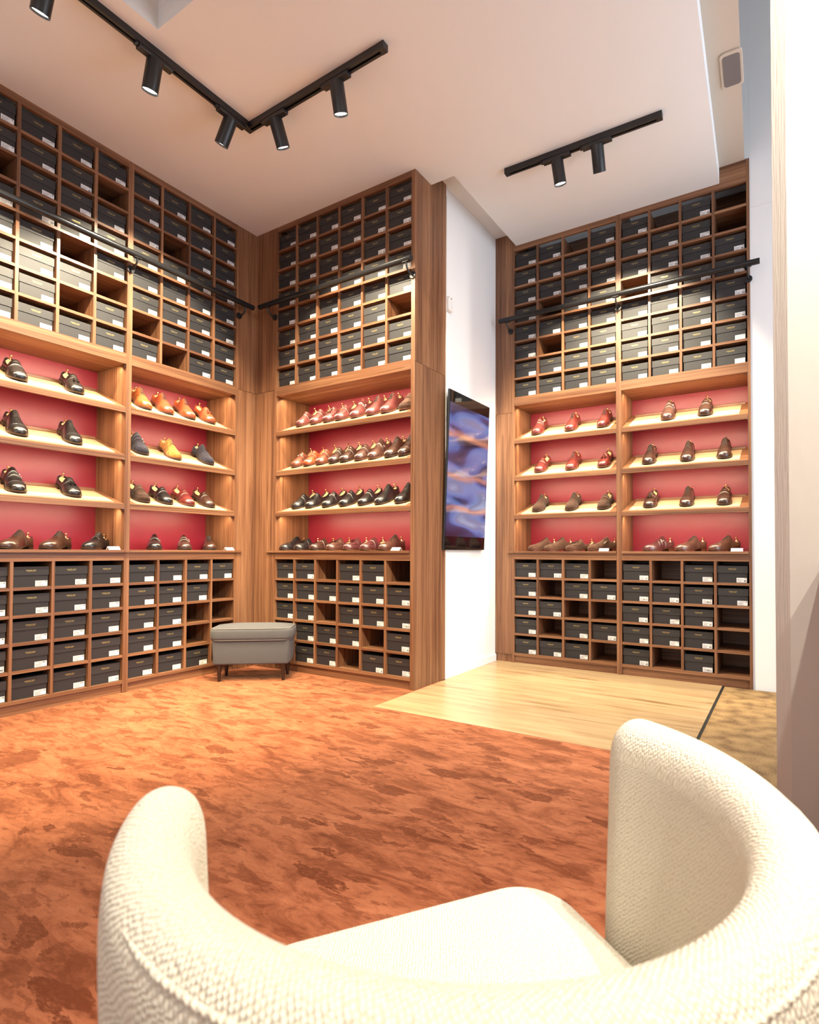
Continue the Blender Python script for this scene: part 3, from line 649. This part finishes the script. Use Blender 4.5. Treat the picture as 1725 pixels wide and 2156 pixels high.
def shoe_meshes(kind, col, suede):
    key = (kind, col, suede)
    if key in SHOE_CACHE: return SHOE_CACHE[key]
    k = 'low' if kind in ('penny loafer', 'tassel loafer', 'horsebit loafer', 'belt loafer') else 'high'
    L = lacq(col, suede); out = []
    def put(name, mb, mats): out.append((name, mb.mesh(name, mats)))
    put('upper', upper_mb(k), [L]); put('sole', sole_mb(), ['solered' if sum(col) > .12 else 'sole']); put('shoe_tree', tree_mb(k), ['treewood']); put('tree_knob', knob_mb(k), ['brass'])
    P2 = math.pi/2
    dark = lacq(tuple(c*.45 for c in col), suede)
    if kind in ('oxford', 'captoe oxford', 'derby', 'captoe derby', 'double monk shoe'):
        if 'captoe' in kind or kind == 'double monk shoe': put('toe_cap_seam', seam_mb(k, [(.775-.02*math.sin(math.pi*i/12), math.pi*(.02+.96*i/12)) for i in range(13)]), [dark])
    if 'oxford' in kind or 'derby' in kind:
        put('laces', laces_mb(k), ['lace'])
    if 'derby' in kind:
        mb = MB()
        for sg in (-1, 1): mb.tube([surf(k, s, P2+sg*a, .0008) for s, a in ((.37, .22), (.45, .24), (.53, .26), (.56, .40), (.545, .8), (.50, 1.15), (.47, 1.45))], .0015, 6)
        put('facing', mb, [dark])
    if 'oxford' in kind:
        mb = MB()
        for sg in (-1, 1): mb.tube([surf(k, s, P2+sg*a, .0003) for s, a in ((.37, .09), (.46, .08), (.55, .06), (.57, .0))], .0010, 6)
        put('facing', mb, [dark])
    if k == 'low':
        mb = MB().tube([surf(k, s, P2+a, .0008) for s, a in ((.54, -1.05), (.64, -.98), (.74, -.92), (.82, -.8), (.87, -.5), (.885, 0), (.87, .5), (.82, .8), (.74, .92), (.64, .98), (.54, 1.05))], .0014, 6)
        put('apron_seam', mb, [dark])
    if kind == 'penny loafer': put('strap', band_mb(k, .545, .60), [L])
    if kind == 'belt loafer': put('strap', band_mb(k, .535, .59, ds=.03), [dark])
    if kind == 'tassel loafer':
        mb = MB(); P = surf(k, .575, P2, .003)
        for sg in (-1, 1):
            q = P+Vector((sg*.009, -.024, -.006)); mb.tube([P, P+Vector((sg*.006, -.006, .001)), q], .0018, 6)
            mb.tube([q+Vector((0, .004, .002)), q, q+Vector((sg*.002, -.015, -.007))], [.0025, .0035, .0055], 8)
        mb.sphere(tuple(P), .004, 8); put('tassel', mb, [dark]); put('strap', band_mb(k, .555, .575, off=.0012), [L])
    if kind == 'horsebit loafer':
        mb = MB(); a = surf(k, .57, P2-.55, .003); b = surf(k, .57, P2+.55, .003); c = surf(k, .57, P2, .005)
        mb.tube([a, c, b], .0018, 6)
        for p in (a, b): mb.sphere(tuple(p), .0048, 8)
        put('metal_bit', mb, ['steel']); put('strap', band_mb(k, .555, .59), [L])
    if kind == 'single monk shoe':
        put('strap', band_mb(k, .43, .525, th0=.15, off=.003), [L]); mb = MB()
        P = surf(k, .50, .62, .006); buckle(mb, P, P-surf(k, .50, .62, 0), Vector((0, 1, 0)), .011, .008, .0016); put('buckle', mb, ['steel'])
    if kind == 'double monk shoe':
        st = MB()
        for s0 in (.405, .50):
            b = band_mb(k, s0, s0+.058, th0=.35, off=.003); st.add(b.v, b.f, 0, True)
        put('strap', st, [L]); mb = MB()
        for s0 in (.44, .535):
            for th in (.72,):
                P = surf(k, s0, th, .006); buckle(mb, P, P-surf(k, s0, th, 0), Vector((0, 1, 0)), .0085, .006, .0014)
        put('buckle', mb, ['steel'])
    SHOE_CACHE[key] = out; return out
def px_u(F, px, v):
    """where the sight line of column px meets the depth v behind a wall's front"""
    a = math.atan((px-942.74)/FPX)+YAW; dx, dy = math.sin(a), math.cos(a)
    if F is FA: X = XA-v; return dy*X/dx
    Y = F.oy+v; return dx*Y/dy
COLN = {'black': ((.012, .010, .011), 0), 'dark brown': ((.045, .019, .013), 0), 'brown': ((.075, .032, .024), 0), 'burgundy': ((.13, .020, .017), 0), 'wine red': ((.12, .032, .03), 0), 'tan': ((.38, .11, .030), 0), 'orange brown': ((.30, .065, .022), 0), 'chestnut': ((.15, .045, .025), 0),
        'navy suede': ((.024, .021, .032), 1), 'tan suede': ((.36, .15, .035), 1), 'dark brown suede': ((.050, .024, .016), 1), 'brown suede': ((.070, .033, .021), 1), 'mulberry': ((.075, .022, .024), 0)}
def shoe(F, kind, colour, px, row, where, group, turn=0., toe_v=.040, flip=False):
    col, sd = COLN[colour]
    if row is None: z0, sl = ZC, 0.
    else: z0, sl = SHELVES[row]; z0 += .0035*math.sqrt(1)
    cs = math.cos(math.atan(sl)); uc = px_u(F, px, toe_v); vc = toe_v+SL/2*cs*math.cos(turn); uc += SL/2*math.sin(-turn)*-1*(-1)*0
    if turn: uc = uc-math.sin(turn)*SL/2*-1
    # root at the middle of the sole
    z = z0+sl*vc+.0004
    base = Matrix.Rotation(F.rz, 4, 'Z') @ Matrix.Rotation(math.atan(sl), 4, 'X') @ Matrix.Rotation(-turn, 4, 'Z')
    e = base.to_euler()
    t = thing('dress_shoe', '%s %s, %s' % (colour, kind, where), 'shoe', F.w(uc, vc, z), e, group)
    for nm, me in shoe_meshes(kind, col, sd):
        o = link(nm, me, t)
        if nm == 'shoe_tree': o['label'] = 'pale wooden shoe tree'
        if nm == 'tree_knob': o['label'] = 'small brass knob'
        if flip and nm in ('buckle',): o.scale = (-1, 1, 1)
    return t
def row_of(F, items, row, bay, shelf, group, **kw):
    n = len(items)
    for i, (kind, colour, px) in enumerate(items):
        pos = {0: 'leftmost', n-1: 'rightmost'}.get(i, ORD[i]+' from left')
        shoe(F, kind, colour, px, row, '%s on the %s, %s' % (pos, shelf, bay), group, **kw)
PN, TS, HB, BL, SM, DM, OX, CO, DB, CD = 'penny loafer', 'tassel loafer', 'horsebit loafer', 'belt loafer', 'single monk shoe', 'double monk shoe', 'oxford', 'captoe oxford', 'derby', 'captoe derby'
SN = ['top shelf', 'second shelf', 'third shelf']; G = 'dress shoes on the display shelves'
a = 'left wall left bay'; b = 'left wall right bay'
row_of(FA, [(PN, 'black', 37), (TS, 'black', 160)], 0, a, SN[0], G, turn=R(5))
row_of(FA, [(CO, 'black', 40), (CO, 'black', 158)], 1, a, SN[1], G, turn=R(5))
row_of(FA, [(DM, 'black', 39), (TS, 'black', 158)], 2, a, SN[2], G, turn=R(5))
row_of(FA, [(OX, 'dark brown', 2), (OX, 'dark brown', 92), (DB, 'black', 181)], None, a, 'counter', 'dress shoes on the counters', turn=R(50), toe_v=.05)
row_of(FA, [(CD, 'tan', 307), (CO, 'orange brown', 354), (CO, 'orange brown', 401), (TS, 'orange brown', 444)], 0, b, SN[0], G, turn=R(5))
row_of(FA, [(DM, 'navy suede', 302), (CD, 'tan suede', 372), (CD, 'navy suede', 442)], 1, b, SN[1], G, turn=R(5))
row_of(FA, [(PN, 'dark brown suede', 306), (PN, 'black', 355), (PN, 'burgundy', 402), (PN, 'dark brown', 445)], 2, b, SN[2], G, turn=R(5))
row_of(FA, [(SM, 'black', 326), (DM, 'dark brown', 390), (OX, 'dark brown', 444)], None, b, 'counter', 'dress shoes on the counters', turn=R(30), toe_v=.05)
m = 'middle wall'
row_of(FB, [(k, c, x+13) for k, c, x in [(PN, 'wine red', 611.7), (PN, 'wine red', 641.5), (TS, 'wine red', 669.7), (PN, 'wine red', 694.7), (SM, 'wine red', 727.6), (OX, 'wine red', 761.2), (OX, 'wine red', 792.2), (PN, 'brown suede', 831.7)]], 0, m, SN[0], G)
row_of(FB, [(k, c, x+13) for k, c, x in [(HB, 'chestnut', 602.3), (PN, 'orange brown', 628.2), (PN, 'chestnut', 654), (BL, 'dark brown', 681.4), (PN, 'dark brown', 705.7), (PN, 'brown', 737), (SM, 'brown', 765.9), (OX, 'dark brown', 801.1), (CO, 'dark brown', 830.1)]], 1, m, SN[1], G)
row_of(FB, [(k, c, x+13) for k, c, x in [(PN, 'black', 604), (TS, 'black', 632.6), (HB, 'black', 668.3), (BL, 'black', 704.8), (PN, 'black', 744.8), (OX, 'black', 780.4), (CO, 'black', 823)]], 2, m, SN[2], G)
row_of(FB, [(k, c, x+13) for k, c, x in [(CO, 'black', 578.7), (TS, 'black', 608.3), (PN, 'dark brown', 641.3), (TS, 'brown', 676), (TS, 'mulberry', 712.6), (PN, 'mulberry', 748.3), (DB, 'brown', 788.3)]], None, m, 'counter', 'dress shoes on the counters', toe_v=.03)
a = 'far wall left bay'; b = 'far wall right bay'
row_of(FC, [(DM, 'burgundy', 1127), (OX, 'burgundy', 1198), (CO, 'burgundy', 1267)], 0, a, SN[0], G)
row_of(FC, [(PN, 'burgundy', 1133), (DB, 'burgundy', 1199), (TS, 'burgundy', 1268)], 1, a, SN[1], G)
row_of(FC, [(DB, 'dark brown suede', 1128), (DB, 'dark brown suede', 1198), (PN, 'dark brown suede', 1267)], 2, a, SN[2], G)
row_of(FC, [(OX, 'brown suede', 1113), (CO, 'brown suede', 1147), (TS, 'brown suede', 1192), (DM, 'brown suede', 1239)], None, a, 'counter', 'dress shoes on the counters', turn=R(38), toe_v=.06)
row_of(FC, [(DM, 'brown', 1405), (PN, 'dark brown', 1485)], 0, b, SN[0], G)
row_of(FC, [(DB, 'dark brown', 1364), (DB, 'dark brown', 1446), (DB, 'dark brown', 1525)], 1, b, SN[1], G)
row_of(FC, [(TS, 'dark brown', 1366), (CO, 'dark brown', 1444), (PN, 'dark brown', 1524)], 2, b, SN[2], G)
row_of(FC, [(DM, 'mulberry', 1356), (OX, 'brown', 1424), (CO, 'brown', 1495)], None, b, 'counter', 'dress shoes on the counters', turn=R(38), toe_v=.06)
# ---------------------------------------------------------------- small cards on the counters
def card(F, u, label):
    c = part('price_card', MB().prism([(0, 0), (.018, .020), (.020, .020), (.034, 0), (.032, 0), (.0185, .0175), (.002, 0)], 0, .068), 'paper', label=label, category='card', group='folded white cards on the counters')
    c.location = F.w(u, -.008, ZC+.0002); c.rotation_euler = (0, 0, F.rz)
card(FA, 1.80, 'folded white card at the right end of the left bay counter, left wall')
card(FA, 2.615, 'folded white card at the counter end beside the corner, left wall')
card(FB, -2.165, 'folded white card in front of the last shoe, middle wall counter')
card(FC, -1.165, 'folded white card beside the four suede shoes, far wall counter')
card(FC, -.315, 'folded white card beside the three glossy shoes, far wall counter')

# ---------------------------------------------------------------- ladder rails
def rail(F, u0, u1, brs, label):
    t = thing('ladder_rail', label, 'rail', F.w(u0, -.075, 2.668), (0, 0, F.rz), 'black ladder rails across the shelving')
    part('rail_tube', MB().tube([(0, 0, 0), (u1-u0, 0, 0)], .0185, 16), 'blackrail', t)
    for b in brs:
        x = b-u0; mb = MB()
        mb.tube([(x, .0735, -.068), (x, .068, -.068)], .023, 16)
        mb.tube([(x, .070, -.068), (x, .045, -.068), (x, .022, -.062), (x, .006, -.046), (x, 0, -.024), (x, 0, -.018)], .0062, 8)
        mb.add([(x-.022, -.012, -.0195), (x+.022, -.012, -.0195), (x+.022, .012, -.0195), (x-.022, .012, -.0195), (x-.022, -.012, -.0165), (x+.022, -.012, -.0165), (x+.022, .012, -.0165), (x-.022, .012, -.0165)], [(3, 2, 1, 0), (4, 5, 6, 7), (0, 1, 5, 4), (1, 2, 6, 5), (2, 3, 7, 6), (3, 0, 4, 7)])
        part('rail_bracket', mb, 'blackmetal', t)
rail(FA, .95, 2.775, [1.908, 2.706], 'long black ladder rail across the upper boxes of the left wall')
rail(FB, -3.335, -1.965, [-3.248, -2.003], 'black ladder rail across the upper boxes of the middle wall')
rail(FC, -1.925, -.138, [-1.860, -1.0225, -.2045], 'black ladder rail across the upper boxes of the far wall')

# ---------------------------------------------------------------- ceiling tracks and spotlights
def track(x0, y0, x1, y1, label, grp='black lighting tracks on the ceiling'):
    L = math.hypot(x1-x0, y1-y0); t = thing('light_track', label, 'lighting track', (x0, y0, SLAB), (0, 0, math.atan2(y1-y0, x1-x0)), grp)
    mb = MB(); h = .034
    mb.box(0, -.018, -h, L, -.006, 0); mb.box(0, .006, -h, L, .018, 0); mb.box(0, -.006, -.012, L, .006, 0)
    part('track_channel', mb, 'blackmetal', t)
    for x in (0, L-.03): part('end_cap', MB().box(x-.001, -.0195, -h-.001, x+.031, .0195, 0), 'blackmetal', t, bevel=.002)
    return t
track(-2.585, .55, -2.585, 2.062, 'black lighting track running along the left wall')
track(-2.604, 2.082, -1.612, 2.072, 'black lighting track running out from the track corner')
track(-1.508, 3.172, -.572, 3.190, 'short separate black lighting track in front of the far wall')
def spot(x, y, rz, lean, turn, label, power, size=82, blend=.42, col=(1, .87, .62)):
    """cylinder hanging from the track; lean from vertical, turn = compass direction of the lean"""
    t = thing('spotlight', label, 'spotlight', (x, y, SLAB-.0345), (0, 0, 0), 'black cylinder spotlights on the tracks')
    ad = MB(); c, s = math.cos(rz), math.sin(rz)
    T_ = Matrix.Rotation(rz, 4, 'Z'); ad.box(-.085, -.017, -.020, .085, .017, 0, T=T_); ad.box(-.10, -.012, -.012, -.085, .012, .004, T=T_)
    part('adapter', ad, 'blackmetal', t, bevel=.003)
    d = Vector((math.sin(lean)*math.cos(turn), math.sin(lean)*math.sin(turn), -math.cos(lean)))
    p0 = Vector((0, 0, -.012)); Lc = .143; r = .0365
    b = MB().tube([p0, p0+d*.004, p0+d*Lc], [r*.96, r, r], 28, caps=False); b.add([], [])
    n = 28; up = [v for v in b.v[:n]]; b.add(up, [tuple(range(n))[::-1]], 0)
    rim = MB().tube([p0+d*Lc, p0+d*(Lc-.010)], [r*.995, r*.90], n, caps=False); b.add(rim.v, rim.f, 0, True)
    part('lamp_body', b, 'blackmetal', t)
    part('swivel_joint', MB().tube([(0, 0, 0), (0, 0, -.018)], .011, 12), 'blackmetal', t)
    le = MB().tube([p0+d*(Lc-.010), p0+d*(Lc-.0095)], r*.90, n); part('lamp_lens', le, 'lamp', t, label='bright white lamp lens')
    q = Vector((x, y, SLAB-.0345))+p0+d*(Lc+.012)
    L = light('SPOT', 'track spotlight beam', q, power, col, aim=q+d, spot_size=R(size), spot_blend=blend, shadow_soft_size=.028)
    return t
W_ = R(180); N_ = R(90)
spot(-2.585, 1.072, N_, R(26), W_, 'black spotlight cut by the top left corner of the photo', 240)
spot(-2.585, 1.530, N_, R(20), R(175), 'lit black spotlight in the middle of the left track', 240)
spot(-2.585, 1.960, N_, R(32), R(184), 'black spotlight beside the track corner, left wall side', 240)
spot(-2.375, 2.080, 0, R(28), R(95), 'black spotlight right of the track corner, middle wall side', 220)
spot(-1.925, 2.075, 0, R(22), R(105), 'black spotlight nearest the free end of the corner track', 250)
spot(-1.172, 3.178, 0, R(18), R(80), 'left and lit spotlight of the short separate track', 230)
spot(-.930, 3.182, 0, R(32), R(95), 'right spotlight of the short separate track', 250)

# ---------------------------------------------------------------- television on the white wall
tv = thing('television', 'tall upright flat television on the white wall showing blue picture', 'television', (-1.982, 3.190, .874), (0, R(2.4), 0))
w_, h_ = .584, 1.082
part('tv_housing', MB().box(-.004, 0, 0, .010, w_, h_), 'blackmetal', tv, bevel=.003)
part('glass_front', MB().box(.0105, .004, .004, .0125, w_-.004, h_-.004), 'glassblack', tv)
scr = part('tv_picture', MB().box(0, -.286, -.452, .0012, .286, .452), 'screen', tv, label='glowing blue picture'); scr.location = (.0128, w_/2, h_/2+.004)
part('wall_mount', MB().box(-.0125, .18, .45, -.0045, .42, .62), 'blackmetal', tv)
al = thing('motion_sensor', 'small white motion sensor high on the white wall above the television', 'sensor', (-1.9955, 3.272, 2.555))
part('sensor_housing', MB().prism([(-.030, -.040), (.030, -.040), (.034, .030), (.018, .060), (-.018, .060), (-.034, .030)], 0, .030), 'plastic', al, bevel=.006)
part('sensor_window', MB().box(.030, -.020, -.02, .033, .020, .02), 'paper', al, bevel=.002)
part('sensor_lamp', MB().box(.0295, -.006, .040, .032, .006, .045), 'plug', al)
# fixture in the ceiling strip beside the entrance
fx = thing('ceiling_fixture', 'rounded rectangular grey fixture set in the ceiling strip above entrance', 'ceiling fixture', (-.232, 3.215, UPPER), (0, 0, R(1.5)))
def rrect(w, h, r, z0, z1, bow=.0):
    pts = []
    for cx, cy, a0 in ((w-r, h-r, 0), (-w+r, h-r, 90), (-w+r, -h+r, 180), (w-r, -h+r, 270)):
        for i in range(6): a = R(a0+i*18); pts.append((cx+r*math.cos(a), cy+r*math.sin(a)))
    n = len(pts); mb = MB(); return mb.add([(x, y, z0) for x, y in pts]+[(x, y, z1) for x, y in pts], [tuple(range(n))[::-1], tuple(range(n, 2*n))]+[(i, (i+1) % n, n+(i+1) % n, n+i) for i in range(n)])
part('fixture_frame', rrect(.052, .125, .022, -.010, 0), 'beige', fx, bevel=.002)
part('fixture_cover', rrect(.040, .105, .016, -.0125, -.0101), 'grille', fx)

# ---------------------------------------------------------------- footstool
def rbox(hx, hy, z0, z1, r, rz_=.0, seg=5, dome=0., taper=0., mi=0):
    """rounded block: corner radius r in plan, edge radius rz_ top and bottom"""
    mb = MB(); rings = []; steps = [(i/4) for i in range(5)]
    lv = [(rz_*(1-math.cos(math.pi/2*(1-k))) if False else rz_*(1-math.sin(math.pi/2*k)), z0+rz_*(1-math.cos(math.pi/2*k))) for k in steps] if rz_ else [(0, z0)]
    hv = [(rz_*(1-math.cos(math.pi/2*k)), z1-rz_*(1-math.sin(math.pi/2*k))) for k in steps] if rz_ else [(0, z1)]
    for ins, z in lv+hv:
        tp = taper*(z1-z)/(z1-z0) if z1 > z0 else 0
        a, b, rr = hx-ins-tp, hy-ins-tp, max(.002, r-ins); ring = []
        for cx, cy, a0 in ((a-rr, b-rr, 0), (-a+rr, b-rr, 90), (-a+rr, -b+rr, 180), (a-rr, -b+rr, 270)):
            for i in range(seg+1): t = R(a0+90*i/seg); ring.append((cx+rr*math.cos(t), cy+rr*math.sin(t), z))
        rings.append(ring)
    n = len(rings[0]); vs = [p for r_ in rings for p in r_]; fs = [(i*n+j, i*n+(j+1) % n, (i+1)*n+(j+1) % n, (i+1)*n+j) for i in range(len(rings)-1) for j in range(n)]
    fs.append(tuple(range(n))[::-1])
    m = len(rings)-1
    last = rings[-1]; base = len(vs); cur = [m*n+j for j in range(n)]
    for k in (.75, .5, .25):
        nw = []
        for (x, y, z) in last: nw.append(len(vs)); vs.append((x*k, y*k, z+dome*(1-k*k)))
        fs += [(cur[j], cur[(j+1) % n], nw[(j+1) % n], nw[j]) for j in range(n)]; cur = nw
    fs.append(tuple(cur)); return mb.add(vs, fs, mi, True)
def cord(hx, hy, z, r, cr, seg=6):
    pts = []
    for cx, cy, a0 in ((hx-r, hy-r, 0), (-hx+r, hy-r, 90), (-hx+r, -hy+r, 180), (hx-r, -hy+r, 270)):
        for i in range(seg+1): t = R(a0+90*i/seg); pts.append((cx+r*math.cos(t), cy+r*math.sin(t), z))
    return MB().tube(pts+[pts[0]], cr, 8, caps=False)
c, s = math.cos(YAW), math.sin(YAW)
otx, oty = (-3.015-.020, 2.640+.030)
ot = thing('footstool', 'grey linen footstool with piped cushion standing in the corner', 'footstool', (-3.112, 2.588, 0), (0, 0, R(38)))
part('stool_body', rbox(.250, .120, .112, .285, .022, .012, taper=.006), 'grey', ot, label='boxy grey linen body')
part('cushion', rbox(.262, .134, .268, .356, .045, .026, dome=.018), 'grey', ot)
part('piping_cord', cord(.255, .127, .350, .045, .0030), 'piping', ot); part('piping_cord', cord(.255, .127, .274, .045, .0028), 'piping', ot)
for x in (-.206, .206):
    for y in (-.088, .088): part('leg', MB().tube([(x, y, .115), (x, y, 0)], [.0165, .0095], 12), 'espresso', ot, label='dark tapered wooden leg')

# ---------------------------------------------------------------- armchair in the foreground
CH = (.922, .388)                      # chair's right-hand direction in camera axes (right, forward)
def camxy(r, f): return (r*math.cos(YAW)+f*math.sin(YAW), -r*math.sin(YAW)+f*math.cos(YAW))
ox, oy = camxy(.020, .600)
ch_rot = math.atan2(CH[1], CH[0])-YAW
chair = thing('armchair', 'cream woven tub armchair seen from behind in the foreground', 'armchair', (ox, oy, 0), (0, 0, ch_rot))
RI = .256; TH = .066                   # inner radius of the tub at the rim, thickness of its padded wall
def upath(t):
    """round inner outline from the left arm tip (0) round the back to the right arm tip (1); point and outward normal"""
    a = R(168+204*t); n = Vector((math.cos(a), math.sin(a), 0)); return n*RI, n
def crest(t):
    k = abs(2*t-1)
    return .623+.011*k**1.5
NS = 84
def shell():
    mb = MB(); rings = []
    sect = []                           # (offset across 0 inner..1 outer, drop mode)
    for i in range(NS+1):
        t = i/NS; p, n = upath(t); h = crest(t)
        dtip = min(t, 1-t)*1.22; capr = .045
        th = TH
        fac = 1.; hh = h; ext = 0
        r = th/2; pts = []
        # inner face from the seat up, leaning slightly outward at the top, round the crest, down the outer face
        lean = .008
        for z, o in ((.20, -.018), (.30, -.014), (.38, -.010), (.46, -.004), (.53, .002), (h-r*1.25, lean-.004)): pts.append((o, z))
        for k in range(1, 12):
            a = math.pi*(1-k/12); pts.append((lean+r+r*math.cos(a), h-r*1.05+r*1.05*math.sin(a)))
        for z, o in ((h-r*1.6, lean+th+.002), (.52, lean+th+.001), (.42, th+.004), (.30, th-.008), (.20, th-.024), (.155, th-.040)): pts.append((o, z))
        rings.append([(p, n, o, z) for o, z in pts])
    m = len(rings[0])
    def place(q): p, n, o, z = q; return p+n*o+Vector((0, 0, z))
    R3 = [[place(q) for q in r_] for r_ in rings]
    # rounded arm fronts: extra rings that shrink toward the section's middle while moving forward
    def tips(ring, side):
        out = []; p, n = upath(0 if side < 0 else 1); tg = Vector((-n.y, n.x, 0))*side
        cr = RI+.008+TH/2; topz = ring[m//2].z
        for k in range(1, 8):
            a = math.pi/2*k/7; f = math.cos(a); g = math.sin(a); nr = []
            for v in ring:
                rad = v.x*n.x+v.y*n.y; q = n*(cr+(rad-cr)*(.08+.92*f))
                zz = v.z-(max(0, v.z-.44)/(topz-.44))**2*.060*(1-f) if v.z > .44 else v.z
                nr.append(Vector((q.x, q.y, zz))+tg*.042*g)
            out.append(nr)
        return out
    left = tips(R3[0], -1)[::-1]; right = tips(R3[-1], 1)
    R4 = left+R3+right
    vs = [v for r_ in R4 for v in r_]; fs = []
    for i in range(len(R4)-1):
        for j in range(m): fs.append((i*m+j, (i+1)*m+j, (i+1)*m+(j+1) % m, i*m+(j+1) % m))
    fs.append(tuple(range(m))); fs.append(tuple(range((len(R4)-1)*m, len(R4)*m))[::-1])
    return mb.add(vs, fs, 0, True)
smb = shell(); sh = part('chair_shell', smb, 'cream', chair)
SM_ = 23; WV = []
for i in range(len(smb.v)//SM_):
    acc = 0
    for j in range(SM_):
        if j: acc += (smb.v[i*SM_+j]-smb.v[i*SM_+j-1]).length
        WV.append((i*RI*R(204)/NS*1.12, acc, 0))
set_weave(sh, lambda i, co: WV[i])
bm = bmesh.new(); bm.from_mesh(sh.data); bmesh.ops.recalc_face_normals(bm, faces=bm.faces); bm.to_mesh(sh.data); bm.free()
sd = sh.modifiers.new('smooth', 'SUBSURF'); sd.levels = 1; sd.render_levels = 2
# raised seam along the outer edge of the rim
pts = []
for i in range(10, NS-9, 2):
    t = i/NS; p, n = upath(t); h = crest(t); th = TH; r = th/2; a = R(28)
    pts.append(p+n*(.0068+r+r*math.cos(a)*1.0-.003*max(0, abs(2*t-1)-.6)/.2)+Vector((0, 0, h-r*1.05+r*1.05*math.sin(a))))
rs_ = part('rim_seam', MB().tube(pts, [.0028*min(1, .15+.3*min(q_, len(pts)-1-q_)) for q_ in range(len(pts))], 8), 'cream', chair, label='raised seam round the outer rim'); set_weave(rs_, lambda i, co: (math.atan2(co.y, co.x)*.3, co.z, 0))
seat = part('seat_cushion', rbox(.236, .222, .255, .368, .09, .036, seg=10, dome=.018), 'cream', chair); seat.location = (0, -.006, 0)
set_weave(seat, lambda i, co: (co.x, co.y+co.z, 0))
part('seat_base', rbox(.225, .20, .15, .253, .09, .01, seg=8), 'cream', chair).location = (0, -.01, 0)
for x in (-.20, .20):
    for y in (-.17, .15): part('leg', MB().tube([(x, y, .16), (x*1.08, y*1.04, 0)], [.018, .011], 12), 'espresso', chair)

# counter standing against the partition, right of the picture
t = thing('sales_counter', 'pale sales counter against the plaster partition wall', 'counter', (.40, 1.49, 0))
part('counter_top', MB().box(-.32, -.34, .80, .8, .3575, .83), 'wood_h', t, bevel=.003)
part('counter_body', MB().box(-.24, -.28, 0, .76, .34, .7995), 'white', t)
